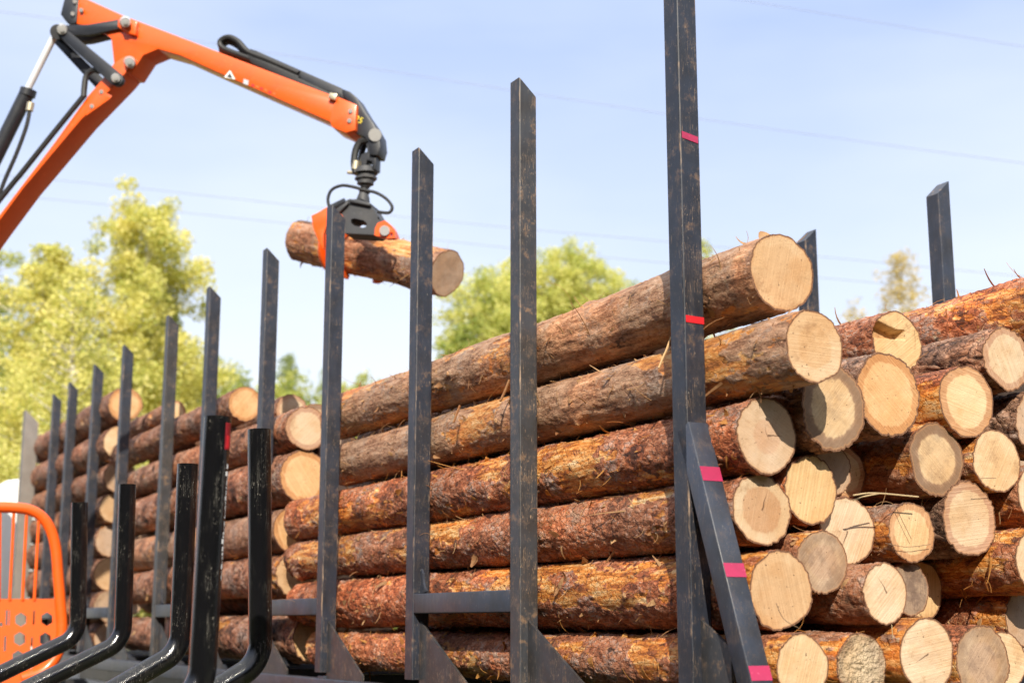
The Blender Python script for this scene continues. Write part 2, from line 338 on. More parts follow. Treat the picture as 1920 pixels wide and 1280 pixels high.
def m_steel(name, base, blue, scratch=1., rust=.5, rough=.42):
    b = N(name); r = b.rnd(); co = b.vadd(b.co, b.comb(b.mul(r, 3.), b.mul(r, 9.), b.mul(r, 41.)))
    n = b.noise(co, 7, 4, .6); nf = b.noise(b.vmap(co, (1, 1, .12)), 55, 4, .65); e = b.attr('edge')
    c = b.mix(b.smooth(n, .3, .7), base, blue); c = b.mix(b.mul(b.smooth(nf, .45, .7), .15), c, tuple(v * 1.8 + .015 for v in base))
    sc = None
    for i, (rx, s1, s2) in enumerate(((.35, 26, 160), (-.5, 22, 130), (.04, 40, 300), (1.1, 20, 110))):   # thin scratches in four directions
        v = b.vmap(co, (1, 1, .07), rot=(rx, rx * .8, 0)); k = b.noise(v, s2, 1, .4)
        k = b.mul(b.smooth(b.math('ABSOLUTE', b.addn(k, -.5)), .012, .002), b.smooth(b.noise(co, s1 * .35 + i, 3, .6), .5 + .02 * i, .62))
        sc = k if sc is None else b.math('MAXIMUM', sc, k)
    c = b.mix(b.mul(sc, .42 * scratch), c, (.27, .19, .13))
    ed = b.mul(b.smooth(b.addn(e, b.mul(b.addn(nf, -.5), 1.6)), .95, 1.25), b.smooth(b.noise(co, 9, 3), .42, .62))
    c = b.mix(b.mul(ed, .75), c, (.40, .26, .16))
    du = b.mul(b.smooth(b.noise(co, 16, 5, .7), .52, .72), b.smooth(n, .4, .65))
    c = b.mix(b.mul(du, rust), c, (.21, .125, .07))
    ch = b.smooth(b.noise(b.vmap(co, (1, 1, .45)), 150, 2, .5), .70, .74); c = b.mix(b.mul(ch, .25), c, (.4, .36, .3))
    return b.done(c, b.addn(rough - .1, b.mul(nf, .25)), nrm=b.bump(b.addn(b.mul(nf, .4), b.mul(n, .6)), .0015, .5), spec=.5)
def m_paint(name, col, dirt=.25, rough=.35, metal=0., coat=.0, dcol=(.10, .06, .04)):
    b = N(name); n = b.noise(b.co, 5, 5, .6); nf = b.noise(b.co, 60, 3, .6)
    c = b.mix(b.mul(b.smooth(n, .45, .75), dirt), col, dcol); c = b.mix(b.mul(b.smooth(nf, .62, .7), dirt), c, tuple(min(1, v * 1.5 + .06) for v in col))
    return b.done(c, b.addn(rough, b.mul(n, .15)), metal, nrm=b.bump(n, .001, .3), coat=coat)
def m_pipe():
    b = N("black_enamel_pipe"); r = b.rnd(); co = b.vadd(b.co, b.comb(b.mul(r, 3.), b.mul(r, 9.), b.mul(r, 11.)))
    n = b.noise(b.vmap(co, (1, 1, .07)), 150, 6, .85); n2 = b.noise(b.vmap(co, (1, 1, .5)), 11, 3, .6)
    wear = b.mul(b.smooth(n, .50, .66), b.smooth(n2, .42, .66))
    c = b.mix(b.mul(wear, .26), (.005, .005, .006), (.26, .24, .20)); s = b.mul(b.smooth(b.noise(b.vmap(co, (1, 1, .35)), 190, 3, .6), .62, .68), b.smooth(n2, .45, .6)); c = b.mix(b.mul(s, .35), c, (.42, .39, .33))
    og = b.attr('orange'); c = b.mix(b.mul(og, b.smooth(n, .68, .6)), c, (.42, .10, .03))
    return b.done(c, b.addn(.10, b.mul(wear, .4)), nrm=b.bump(b.addn(n, b.mul(n2, .5)), .0012, .6), spec=.6)
def m_leaf(name, stops):
    b = N(name); k = b.attr('cell'); c = b.ramp(b.addn(b.mul(k, .75), b.mul(b.noise(b.co, .8, 2), .3)), stops)
    return b.done(c, .55, spec=.3, trans=b.mix(1., c, (1, 1, .55), 'MULTIPLY'))
def m_trunk(name, c0, c1):
    b = N(name); n = b.noise(b.vmap(b.co, (2, 2, .8)), 9, 4); return b.done(b.ramp(n, [(.36, c0), (.5, c1), (.8, tuple(v * 1.05 for v in c1))]), .8)
def m_ground():
    b = N("gravel_and_grass"); n = b.noise(b.co, .25, 5); f = b.noise(b.co, 30, 4); g = b.smooth(n, .48, .56)
    return b.done(b.mix(g, b.mix(f, (.05, .042, .034), (.11, .093, .075)), b.mix(f, (.05, .07, .02), (.14, .15, .05))), .95, nrm=b.bump(f, .03))
M = dict(bark=m_bark(), chip=m_chip("loose_bark_flake", (.30, .13, .05), (.60, .38, .19)), chip2=m_chip("torn_orange_bark", (.34, .12, .03), (.66, .34, .09)),
         dark=m_steel("black_painted_steel", (.013, .015, .022), (.020, .025, .040), 1.5, .6), scuff=m_steel("scuffed_black_steel", (.026, .024, .024), (.035, .038, .046), 2.3, .95),
         plain=m_steel("grey_black_steel", (.026, .028, .036), (.034, .042, .064), .9, .25), pale=m_steel("weathered_grey_steel", (.16, .14, .125), (.20, .18, .165), .8, .4, .6),
         tape=m_paint("pink_red_tape", (.36, .02, .08), .55, .45, dcol=(.12, .02, .04)), tape2=m_paint("red_tape", (.52, .012, .02), .45, .4, dcol=(.2, .01, .015)), dkred=m_paint("dark_red_tape", (.22, .006, .012), .3, .3),
         orange=m_paint("orange_paint", (.80, .105, .007), .4, .33, coat=.3, dcol=(.55, .07, .01)), orange2=m_paint("worn_orange_paint", (.78, .12, .015), .35, .4, dcol=(.42, .07, .02)),
         black=m_paint("satin_black", (.018, .02, .026), .3, .35, dcol=(.06, .055, .05)), rubber=m_paint("hose_rubber", (.012, .012, .013), .2, .5, dcol=(.05, .05, .05)),
         gbody=m_paint("worn_dark_steel", (.04, .042, .048), .5, .5, dcol=(.10, .09, .08)), chrome=m_paint("chromed_rod", (.8, .82, .86), .02, .22, .35), zinc=m_paint("zinc_pin", (.62, .62, .62), .2, .35, .6),
         brass=m_paint("brass_fitting", (.55, .48, .34), .2, .35, .7), white=m_paint("white_lacquer", (.82, .82, .8), .04, .3, coat=.4), glass=m_paint("dark_glass", (.02, .025, .03), .05, .08),
         wtext=m_paint("white_marking", (.8, .8, .8), .1, .5), ytext=m_paint("yellow_marking", (.75, .62, .05), .1, .5), ktext=m_paint("black_marking", (.02, .02, .02), .1, .5),
         pipe=m_pipe(), ground=m_ground(), tyre=m_paint("tyre_rubber", (.02, .02, .02), .4, .8))
ENDM = dict(
    pale=m_end("cut_pale", (.56, .41, .27), heart=(.47, .29, .15), heart_r=.6), fresh=m_end("cut_fresh", (.60, .45, .29), saw=.4), cream=m_end("cut_cream", (.60, .47, .34), heart=(.54, .38, .25), heart_r=.45, saw=.4, crack=1),
    tan=m_end("cut_tan", (.52, .36, .22), heart=(.45, .28, .15), heart_r=.7), star=m_end("cut_star", (.53, .40, .29), heart=(.47, .30, .20), heart_r=.45, crack=3, saw=.15),
    heart=m_end("cut_heart", (.56, .44, .31), heart=(.40, .22, .115), heart_r=.66, crack=2, saw=.12), ringed=m_end("cut_ringed", (.62, .46, .28), ring=(.46, .20, .09), ring_r=.74, saw=.3),
    pinkring=m_end("cut_pinkring", (.55, .42, .29), ring=(.41, .20, .125), ring_r=.76, saw=.35), sooty=m_end("cut_sooty", (.56, .42, .27), ring=(.28, .145, .09), ring_r=.68, grey=.8, mould=.3, saw=.35),
    orange=m_end("cut_orange", (.60, .39, .21), ring=(.47, .20, .07), ring_r=.78, saw=.35), mould=m_end("cut_mould", (.30, .22, .16), mould=.9, rough=.2, saw=.1), rough=m_end("cut_rough", (.52, .41, .28), mould=.35, rough=1., saw=.1, grey=.4),
    yellow=m_end("cut_yellow", (.60, .42, .23), saw=.4), greyt=m_end("cut_grey", (.42, .31, .22), heart=(.38, .25, .17), mould=.45, grey=.35, saw=.3), dim=m_end("cut_dim", (.46, .33, .24), mould=.2, saw=.2, heart=(.4, .28, .2)))

# ------------------------------------------------------------------ logs
def log_surface(r, length, seed, na, ys, kind, bend):
    th = np.linspace(0, 2 * math.pi, na, endpoint=False); T, Y = np.meshgrid(th, ys); T = T.ravel(); Y = Y.ravel()
    cx, cz = np.cos(T), np.sin(T); P = np.stack([cx * r, Y, cz * r], 1); o = seed * 7.31
    low = fbm(np.stack([cx * 1.2 + o, Y * 1.7, cz * 1.2], 1), seed, 4, .6) * .11 + fbm(np.stack([cx * .8 + o, Y * .2, cz * .8], 1), seed + 9, 1) * .04
    R = r * (1 + low) * (1 - .012 * Y)
    warp = fbm(P * 14 + o, seed + 2, 2) * .018
    Pw = P + warp[:, None]
    if kind == 'rough': F1, F2, C = voro(Pw * np.array([26, 11, 26]) + o, seed)
    else: F1, F2, C = voro(Pw * np.array([42, 24, 42]) + o, seed)
    edge = sstep(.0, .22, F2 - F1)
    pk = {'flaky': .06, 'smooth': .09, 'rough': -.22, 'peeled': .38}[kind]
    pl = 1.25 * fbm(np.stack([P[:, 0] * 5 + o, P[:, 1] * 1.7, P[:, 2] * 5], 1), seed + 4, 5, .62)
    peel = sstep(.10, .2, pl + pk + (C - .5) * .22 + (0.10 if kind == 'flaky' else 0) - .16)
    fine = fbm(P * np.array([60, 35, 60]) + o, seed + 5, 3, .6)
    if kind == 'rough': hgt = .0075 * (edge * (.6 + .5 * C)) + .0022 * fine
    elif kind == 'smooth': hgt = .0016 * edge * sstep(.55, .9, C) + .0018 * fine + .0016 * fbm(P * np.array([40, 6, 40]) + o, seed + 6, 2)
    else: hgt = .0048 * edge * C + .0026 * fine
    hgt = hgt * (1 - peel) - .0035 * peel + .0012 * fine
    crev = (1 - edge) * (1 - peel) * {'rough': .95, 'smooth': .15, 'flaky': .55, 'peeled': .4}[kind]
    crev = crev * sstep(-.3, .3, fbm(P * 9 + o, seed + 8, 2)) + .7 * sstep(.30, .55, fbm(P * np.array([30, 10, 30]) + o + 3, seed + 11, 4, .7)) * (1 - .6 * peel)
    # knot whorls: swollen ring with torn, dark pocks
    rs = np.random.default_rng(seed); y = rs.uniform(.3, .9); knot = np.zeros(len(T))
    while y < length:
        for k in range(rs.integers(2, 5)):
            a = rs.uniform(0, 6.28); yy = y + rs.uniform(-.04, .04); d2 = ((np.angle(np.exp(1j * (T - a)))) * r / .035) ** 2 + ((Y - yy) / .045) ** 2
            g = np.exp(-d2); hgt = hgt + .016 * g * rs.uniform(.2, 1); g2 = np.exp(-d2 * 6); stub = rs.random() < .45; hgt = hgt + (.007 if stub else -.008) * g2; crev = crev * (1 - g2) if stub else np.maximum(crev, g2 * .9); knot = np.maximum(knot, g2) if stub else knot
        y += rs.uniform(.55, 1.2)
    R = R + hgt
    bx = bend[0] * np.sin(Y / length * math.pi); bz = bend[1] * np.sin(Y / length * math.pi)
    V = np.stack([cx * R + bx, Y, cz * R + bz], 1)
    ny = len(ys); i = np.arange(ny - 1)[:, None] * na; j = np.arange(na)[None, :]; j2 = (j + 1) % na
    F = np.stack([i + j, i + j2, i + na + j2, i + na + j], -1).reshape(-1, 4)[:, ::-1]
    return V, F, dict(h=hgt, peel=peel, cell=C, crev=crev, knot=knot), R.reshape(ny, na), V.reshape(ny, na, 3)
def end_face(ring, na, y, seed, notch=False, rough=0.):
    nr = 26; c = ring.mean(0); t = np.linspace(0, 1, nr)[1:]
    V = [np.array([c])]; A = [np.zeros(1)]
    for k in t: V.append(c + (ring - c) * k); A.append(np.full(na, k))
    V = np.concatenate(V); A = np.concatenate(A); P = V.copy()
    V[:, 1] = y - .0015 * fbm(P * 30 + seed, seed, 3) - rough * .012 * np.abs(fbm(P * np.array([70, 1, 70]) + seed, seed + 3, 3)) * (A < .97)
    V[:, 1] += -.004 * fbm(P * 5 + seed, seed + 1, 1) * (1 - A) * 0
    if notch:
        m = sstep(.0, .012, (P[:, 2] - c[2]) - .012 + .006 * fbm(P * 30, seed, 2)) * sstep(.012, .0, (P[:, 2] - c[2]) - .050 + .25 * (P[:, 0] - c[0]) + .01 * fbm(P * 20, seed, 2)) * sstep(.05, .03, P[:, 0] - c[0])
        V[:, 1] += .05 * m; A = A + (A < .9) * m * .98 * (.96 - A)
    F = []
    for k in range(nr - 2):
        b0, b1 = 1 + k * na, 1 + (k + 1) * na
        for j in range(na): F.append((b0 + j, b0 + (j + 1) % na, b1 + (j + 1) % na, b1 + j))
    F = [f[::-1] for f in F]
    F += [(0, 1 + (j + 1) % na, 1 + j)[::-1] for j in range(na)][::1]
    return V, F, A
def bark_bits(grid, n, rs, yr, big=1.):
    """curled strips and shreds of bark standing off the surface; returns verts, faces, cell"""
    ny, na, _ = grid.shape; V = []; F = []; A = []
    for q in range(n):
        yi = min(ny - 2, max(1, int(np.searchsorted(grid[:, 0, 1], rs.uniform(*yr))))); ai = rs.integers(0, na)
        p = grid[yi, ai]; c = grid[yi].mean(0); nrm = p - c; nrm[1] = 0; nrm /= np.linalg.norm(nrm) + 1e-9; tan = np.array([-nrm[2], 0, nrm[0]]); ax = np.array([0, 1., 0])
        kind = rs.random(); a = rs.uniform(0, 6.28); big0 = big; big = big * (1 if rs.random() > .2 else rs.uniform(1.6, 3.2)); u = ax * math.cos(a) + tan * math.sin(a); v = np.cross(nrm, u)
        if kind < .72: ln = rs.uniform(.008, .026) * big; wd = rs.uniform(.005, .016) * big; curl = rs.uniform(.3, 1.4)
        elif kind < .92: ln = rs.uniform(.03, .075) * big; wd = rs.uniform(.003, .011); curl = rs.uniform(.2, 1.2)
        else: ln = rs.uniform(.05, .11) * big; wd = rs.uniform(.0012, .003); curl = rs.uniform(.3, 2.)
        seg = 5; big = big0; b = len(V); pos = p - nrm * .002; d = u.copy(); lift = rs.uniform(.05, .5)
        d = u * math.cos(lift) + nrm * math.sin(lift); tw = rs.uniform(-.6, .6)
        for k in range(seg + 1):
            f = k / seg; ww = wd * (1 - .75 * f ** 2) * (.8 + .4 * rs.random()) * .5
            vv = v * math.cos(tw * f) + np.cross(d, v) * math.sin(tw * f); nn = np.cross(vv, d); nn /= np.linalg.norm(nn) + 1e-9
            V += [pos - vv * ww, pos + vv * ww, pos + vv * ww + nn * .0012, pos - vv * ww + nn * .0012]
            pos = pos + d * ln / seg; cu = curl / seg * (1 if q % 2 else -1)
            d = d * math.cos(cu) + np.cross(v, d) * math.sin(cu) + np.array([0, 0, -.12 * f]); d /= np.linalg.norm(d)
        for k in range(seg):
            for e in range(4): F.append((b + 4 * k + e, b + 4 * k + (e + 1) % 4, b + 4 * k + 4 + (e + 1) % 4, b + 4 * k + 4 + e))
        F.append((b, b + 1, b + 2, b + 3)); F.append((b + 4 * seg + 3, b + 4 * seg + 2, b + 4 * seg + 1, b + 4 * seg)); A += [rs.random()] * (4 * seg + 4)
    return V, F, A
def make_log(label, group, l, z, r, s0, s1, kind='flaky', end='pale', na=96, step=.012, dense=None, seed=0, bits=40, tone=None, rot=None, loc=None, notch=False, bend=None, name='pine_log', rt=None):
    length = s1 - s0; rs = np.random.default_rng(seed + 100)
    dn = length if dense is None else min(dense, length); ys = list(np.arange(0, dn, step)); y = dn
    while y < length: ys.append(y); y += step * 4
    ys.append(length); ys = np.array(ys)
    if bend is None: bend = (rs.uniform(-.004, .02), rs.uniform(-.008, .008))
    V, F, at, R, G = log_surface(r, length, seed, na, ys, kind, bend)
    t = empty(name, loc if loc is not None else W(l, s0, z), PHI, label, 'log', group)
    if rot is not None: t.rotation_euler = rot
    b = meshobj('bark', V, F, M['bark'], t, at, smooth=True)
    b['tone'] = float({'flaky': .12, 'smooth': .85, 'rough': .1, 'peeled': .4}[kind] if tone is None else tone); b['rough_t'] = rt if rt is not None else 1. if kind == 'rough' else (.12 if kind == 'flaky' else .0)
    Ve, Fe, rr = end_face(G[0], na, -.0005, seed, notch, 1. if end == 'rough' else 0.)
    meshobj('cut_end', Ve, Fe, ENDM[end], t, dict(rr=rr), smooth=not notch)
    Vf, Ff, rf = end_face(G[-1], na, length + .0005, seed + 5); meshobj('cut_end', Vf, [f[::-1] for f in Ff], ENDM['tan'], t, dict(rr=rf), smooth=True)
    if bits:
        Vb, Fb, Ab = bark_bits(G, bits, rs, (0.02, dn)); meshobj('loose_bark', np.array(Vb), Fb, M['chip' if seed % 3 else 'chip2'], t, dict(cell=Ab))['kind'] = 'stuff'
    return t

G1 = 'pine logs stacked in the nearest bay'
near = [  # label, l, z, r, s0, s1, kind, end, dense, bits
 ("large smooth brown log on top of the stack, its end against the sky", 3.194, 1.233, .140, 3.87, 8.1, 'smooth', 'tan', None, 330, 1),
 ("log directly under the big topmost one, torn pale bark near its end", 3.193, .929, .128, 3.71, 7.98, 'smooth', 'pale', None, 420, 2),
 ("log with a star-shaped crack in its pale end, above the diagonal brace", 3.188, .649, .134, 3.97, 8.7, 'flaky', 'star', None, 360, 3),
 ("log end with a dark orange heart and crossing cracks, right of the brace", 3.188, .394, .128, 4.02, 8.66, 'flaky', 'heart', None, 380, 4),
 ("thick red log with a large even pale end beside the brace's middle pink tape", 3.194, .114, .141, 3.94, 8.6, 'flaky', 'tan', None, 330, 5),
 ("lowest outer log, its end just right of the brace's bottom pink tape", 3.188, -.145, .112, 3.83, 8.3, 'flaky', 'fresh', None, 300, 6),
 ("wide half-shaded log end with a sooty dark rim, under the torn-barked log's end", 3.470, .767, .152, 3.944, 8.2, 'rough', 'sooty', .5, 20, 7),
 ("plain smooth yellow-tan log end right of the star-cracked end, shaded along its top", 3.421, .475, .124, 4.027, 8.2, 'flaky', 'yellow', .4, 12, 8),
 ("bright cream log end tucked behind the dull tan end and the plain yellow-tan end", 3.634, .336, .129, 4.083, 8.3, 'flaky', 'cream', .4, 12, 9),
 ("small dull tan log end right above the largest even pale end", 3.422, .215, .116, 3.978, 8.1, 'peeled', 'greyt', .5, 25, 10),
 ("lemon-shaped creamy log end with two brown knots, on a dark yellow peeled log", 3.616, .104, .106, 3.875, 8.1, 'peeled', 'cream', .6, 30, 11),
 ("rough crumbly pale log end at the bottom edge, second from the brace", 3.498, -.149, .116, 3.883, 8.1, 'peeled', 'rough', .5, 25, 12),
 ("large striped cream log end in the bottom row with orange splinters on its left", 3.742, -.105, .130, 3.815, 8.2, 'peeled', 'cream', .5, 35, 13),
 ("brownish-grey log end in the bottom row with a darker right edge", 4.001, -.140, .131, 3.81, 8.2, 'flaky', 'greyt', .5, 15, 14),
 ("pale log end half hidden behind the brownish-grey end of the bottom row", 4.256, -.142, .116, 3.949, 8.2, 'flaky', 'fresh', .3, 8, 15),
 ("lowest log end at the right edge of the photo, above the bottom row", 4.516, .021, .107, 4.066, 8.2, 'flaky', 'dim', .4, 8, 16),
 ("small log end covered in dark mould beside the lemon-shaped end", 3.906, .124, .098, 4.052, 8.0, 'flaky', 'mould', .3, 8, 17),
 ("splintered yellow log end set back behind the mouldy end", 4.193, .132, .117, 4.29, 8.1, 'peeled', 'yellow', .3, 20, 18),
 ("cream log end with orange edge and thin stalks across it, on yellow peeled log", 3.880, .336, .116, 4.008, 8.1, 'peeled', 'ringed', .6, 30, 19),
 ("tall oval log end with a pink-brown ring and grey centre", 4.204, .393, .137, 4.025, 8.2, 'rough', 'pinkring', .6, 25, 20),
 ("log end with a thick sooty brown rim on a peeled amber log", 4.053, .622, .139, 4.029, 8.2, 'peeled', 'sooty', .7, 20, 21),
 ("very bright cream log end right of the sooty-rimmed amber log", 4.343, .624, .130, 4.0, 8.2, 'peeled', 'fresh', .5, 20, 22),
 ("log end with broad red-brown ring round a glowing pale centre, upper right", 4.201, .858, .140, 4.0, 8.2, 'flaky', 'ringed', .7, 25, 23),
 ("large orange-rimmed log end with a green moss spot on its right side", 3.763, .846, .149, 3.968, 8.2, 'rough', 'orange', .5, 20, 24),
 ("red-barked log whose end is split by a dark brown notch, top of the second row", 3.942, 1.079, .124, 4.099, 8.3, 'flaky', 'yellow', .7, 30, 25),
 ("dark rough-barked log with a tan end at the upper right edge", 4.430, 1.043, .129, 3.99, 8.2, 'rough', 'pinkring', .9, 30, 26),
 ("smooth reddish log on the top right whose end lies outside the photo", 4.616, 1.246, .147, 3.93, 8.4, 'flaky', 'tan', 1.6, 60, 27),
 ("half hidden brown log end wedged behind the plain yellow-tan end", 3.614, .564, .094, 4.129, 8.1, 'flaky', 'dim', .3, 15, 28),
 ("half hidden log end with an orange rim, deepest between the sooty ends", 3.812, .584, .106, 4.284, 8.1, 'flaky', 'ringed', .3, 15, 33),
 ("orange-barked log body at the right edge below the bright cream end", 4.565, .497, .123, 3.993, 8.2, 'peeled', 'cream', .6, 20, 29),
 ("log with curled torn bark at the right edge beside the pink-ringed oval end", 4.427, .238, .131, 3.894, 8.2, 'flaky', 'cream', .6, 70, 30),
 ("dark red rough log at the right edge beside the red-ringed end", 4.603, .790, .135, 4.0, 8.2, 'rough', 'dim', .6, 10, 31),
 ("shaded log deep behind the mouldy and splintered ends", 4.10, -.02, .07, 4.45, 8.0, 'flaky', 'dim', .2, 0, 34),
 ("set-back log glimpsed in the gap between the two topmost outer logs", 3.475, 1.075, .135, 4.9, 8.2, 'rough', 'dim', .1, 0, 35),
 ("dark set-back log in the gap under the dark rough-barked upper right log", 4.82, 1.0, .12, 4.3, 8.2, 'rough', 'dim', .1, 0, 36),
 ("dark set-back log right of the very bright cream end", 4.88, .62, .15, 4.4, 8.2, 'rough', 'dim', .1, 0, 37),
 ("dark set-back log behind the curled-bark log at the right edge", 4.83, .27, .15, 4.4, 8.2, 'rough', 'dim', .1, 0, 38),
 ("dark set-back log at bed height behind the right edge's lowest end", 4.80, -.06, .14, 4.4, 8.2, 'rough', 'dim', .1, 0, 39),
]
for (lab, l, z, r, a, b_, kind, end, dn, bits, sd_) in near:
    first = dn is None
    make_log(lab, G1, l, z, r, a, b_, kind, end, na=150 if first else 120, step=.0072 if first else .009, dense=dn, seed=sd_, bits=int(bits * 1.7), notch=(sd_ == 25),
             tone={5: .05, 3: .1, 4: .2, 6: .2}.get(sd_))

G2 = 'pine logs stacked in the second bay'
mid = [
 ("top outer log of the second bay, its dark-rimmed cream end beside the fourth near stake", 3.20, 1.24, .138, 8.69, 13.2, 'rough', 'pinkring', .3),
 ("second bay log with the broadest tan end, second from the top outer one", 3.20, .93, .165, 8.71, 13.3, 'rough', 'orange', .1),
 ("third log down in the second bay, slanted orange-tan end", 3.20, .60, .150, 8.85, 13.3, 'smooth', 'orange', .7),
 ("fourth log down in the second bay, shaded tan end above the grey cross rail", 3.20, .31, .140, 8.79, 13.3, 'rough', 'tan', .2),
 ("lowest second-bay log with a bright yellow sliver of its end", 3.23, -.09, .145, 8.5, 13.2, 'rough', 'yellow', .2),
 ("glowing orange log end on top of the second bay, between two stakes", 3.22, 1.585, .125, 10.05, 13.9, 'rough', 'orange', .2),
 ("brown log end peeking out right of a stake on top of the second bay", 3.56, 1.55, .12, 10.0, 13.7, 'rough', 'pinkring', .2),
 ("dull red-brown log lying behind the top outer log of the second bay", 3.50, 1.38, .125, 9.3, 13.7, 'flaky', 'sooty', .2),
 ("small pale log end atop the second bay, right of a brown scuffed stake", 3.24, 1.79, .09, 12.05, 14.0, 'rough', 'ringed', .2),
]
for i, (lab, l, z, r, a, b_, kind, end, tn) in enumerate(mid):
    make_log(lab, G2, l, z, r, a, b_, kind, end, na=72, step=.018, seed=40 + i, bits=60, tone=tn, rt=.5)
G3 = 'pine logs stacked in the third bay'
far = [
 ("topmost third-bay log with an orange-rimmed pale end, crossed by a dark stake", 3.20, 2.07, .158, 13.71, 18.0, 'rough', 'orange'),
 ("cream third-bay log end directly under the topmost one", 3.20, 1.70, .170, 13.77, 18.0, 'rough', 'fresh'),
 ("shaded third-bay log end between the cream one and the pinkish one", 3.20, 1.385, .145, 13.8, 18.0, 'rough', 'dim'),
 ("pinkish tan third-bay log end left of the second bent black pipe, fourth from the top", 3.20, 1.09, .150, 13.9, 18.0, 'rough', 'tan'),
 ("fifth third-bay log from the top, left of the second bent black pipe", 3.20, .78, .155, 14.0, 18.0, 'rough', 'dim'),
 ("sixth third-bay log from the top with a pale round end near the orange guard", 3.20, .46, .155, 13.95, 18.0, 'rough', 'tan'),
 ("seventh third-bay log from the top, just above the cross rail", 3.20, .15, .150, 13.9, 18.0, 'rough', 'greyt'),
 ("lowest third-bay log behind the bent pipes near the trailer floor", 3.20, -.13, .13, 13.9, 18.0, 'rough', 'dim'),
 ("reddish third-bay log end peeking out beside the cream one", 3.52, 1.86, .15, 14.1, 18.0, 'flaky', 'orange'),
]
for i, (lab, l, z, r, a, b_, kind, end) in enumerate(far):
    make_log(lab, G3, l, z, r, a, b_, kind, end, na=56, step=.03, seed=60 + i, bits=30, rt=.6)
for i, (zz, wd_) in enumerate(((-.1, 'lowest'), (.22, 'second lowest'), (.53, 'third lowest'), (.83, 'fourth lowest'), (1.12, 'fifth lowest'))):
    make_log("%s shaded inner log of the second bay, behind its outer column" % wd_, G2, 3.50, zz, .145, 8.75 + .1 * (i % 3), 13.5, 'rough', 'dim', na=40, step=.04, seed=80 + i, bits=0, rt=.6)
    if i < 4: make_log("%s innermost glimpsed log of the second bay, deepest of its row" % wd_, G2, 3.80, zz + .15, .145, 8.9, 13.4, 'rough', 'dim', na=40, step=.05, seed=120 + i, bits=0, rt=.6)
    make_log("%s shaded inner log of the third bay, behind its outer column" % wd_, G3, 3.50, zz, .145, 14.3 + .1 * (i % 3), 18.0, 'rough', 'dim', na=40, step=.05, seed=90 + i, bits=0, rt=.6)
make_log("grey weathered log end beside the pale front post of the trailer", G3, 3.26, 2.14, .15, 18.1, 18.7, 'rough', 'greyt', na=48, step=.04, seed=77, bits=0)

# ------------------------------------------------------------------ big timber trailer
TR = empty('timber_trailer', W(4.4, 10, -EYE), PHI, "long timber trailer with rows of tall black square stakes holding stacked pine logs", 'trailer')
TOP = 2.455; TW = .045; BED = -.27
def lerp(a, b, t): return a + (b - a) * t
def stake(l_out, s_far, top, mat, name='stake', far_side=False, w2=TW, bottom=BED):
    """square tube, top cut at 45 degrees falling towards the load"""
    sg = -1 if far_side else 1; lc = l_out + sg * w2; sc = s_far - w2; b = .006; prof = []
    for (sx, sy) in ((1, 1), (-1, 1), (-1, -1), (1, -1)):
        for k in range(3):
            a = math.radians({(1, 1): 0, (-1, 1): 90, (-1, -1): 180, (1, -1): 270}[(sx, sy)] + k * 45)
            prof.append((sx * (w2 - b) + math.cos(a) * b, sy * (w2 - b) + math.sin(a) * b))
    V = []; E_ = []; ns = 2; n = 12
    zs = [bottom, 0]
    for zi in range(ns):
        for (px, py) in prof:
            zz = bottom if zi == 0 else top - (px * sg + w2) * .93
            V.append((px, py, zz)); E_.append(1. if (abs(px) > w2 - b * 1.01 and abs(py) > w2 - b * 1.01) else .6)
    F = [(k, (k + 1) % n, n + (k + 1) % n, n + k) for k in range(n)] + [list(range(n - 1, -1, -1)), [n + k for k in range(n)]]
    # split faces across so that the edge mask has width
    V2 = [];
    for (x, y, zz) in V: V2.append(Rv * (lc + x) + Dv * (sc + y) + Vector((0, 0, zz + EYE)))
    o = meshobj(name, [tuple(v) for v in V2], F, mat, TR, world=True)
    import bmesh
    bm = bmesh.new(); bm.from_mesh(o.data); bmesh.ops.recalc_face_normals(bm, faces=bm.faces)
    # inset the four long sides twice so that the edge attribute fades over 12 mm
    longs = [f for f in bm.faces if len(f.verts) == 4 and f.calc_area() > .06]
    bmesh.ops.inset_individual(bm, faces=longs, thickness=.010, use_even_offset=True)
    bmesh.ops.inset_individual(bm, faces=longs, thickness=.006, use_even_offset=True)
    bm.to_mesh(o.data); bm.free(); me = o.data
    # local position across the tube decides the wear near its corners
    inv = (Matrix.Translation(TR.location) @ TR.rotation_euler.to_matrix().to_4x4()); base = TR.location
    vals = []
    for v in me.vertices:
        p = inv @ v.co; x = abs(p.dot(Rv) - lc); y = abs(p.dot(Dv) - sc); m = min(x, y) / w2
        vals.append(max(0., min(1., (m - .6) / .3)))
    at = me.attributes.new('edge', 'FLOAT', 'POINT'); at.data.foreach_set('value', vals)
    return o
Ss = [4.245, 5.49, 6.585, 7.825, 9.01, 10.32, 11.47, 12.97, 14.17, 15.35, 16.2]
mats = ['dark', 'scuff', 'dark', 'dark', 'dark', 'dark', 'scuff', 'dark', 'dark', 'dark', 'dark']
stk = []
for i, s_ in enumerate(Ss):
    o = stake(2.97, s_, TOP + [0.02, 0, -.005, .01, .02, .03, .03, .04, .05, .05, .04][i], M[mats[i]]); stk.append(o)
    stake(5.645, s_, 2.365, M['plain' if i % 2 else 'dark'], far_side=True)
stk[0]['label'] = "tall black stake with two red tape bands"; stk[1]['label'] = "black stake heavily scuffed brown along its corner"
# pale front posts
o = stake(2.93, 17.75, TOP + .05, M['pale'], name='front_post', w2=.08); o = stake(2.6, 18.3, 1.9, M['pale'], name='front_post', w2=.07)
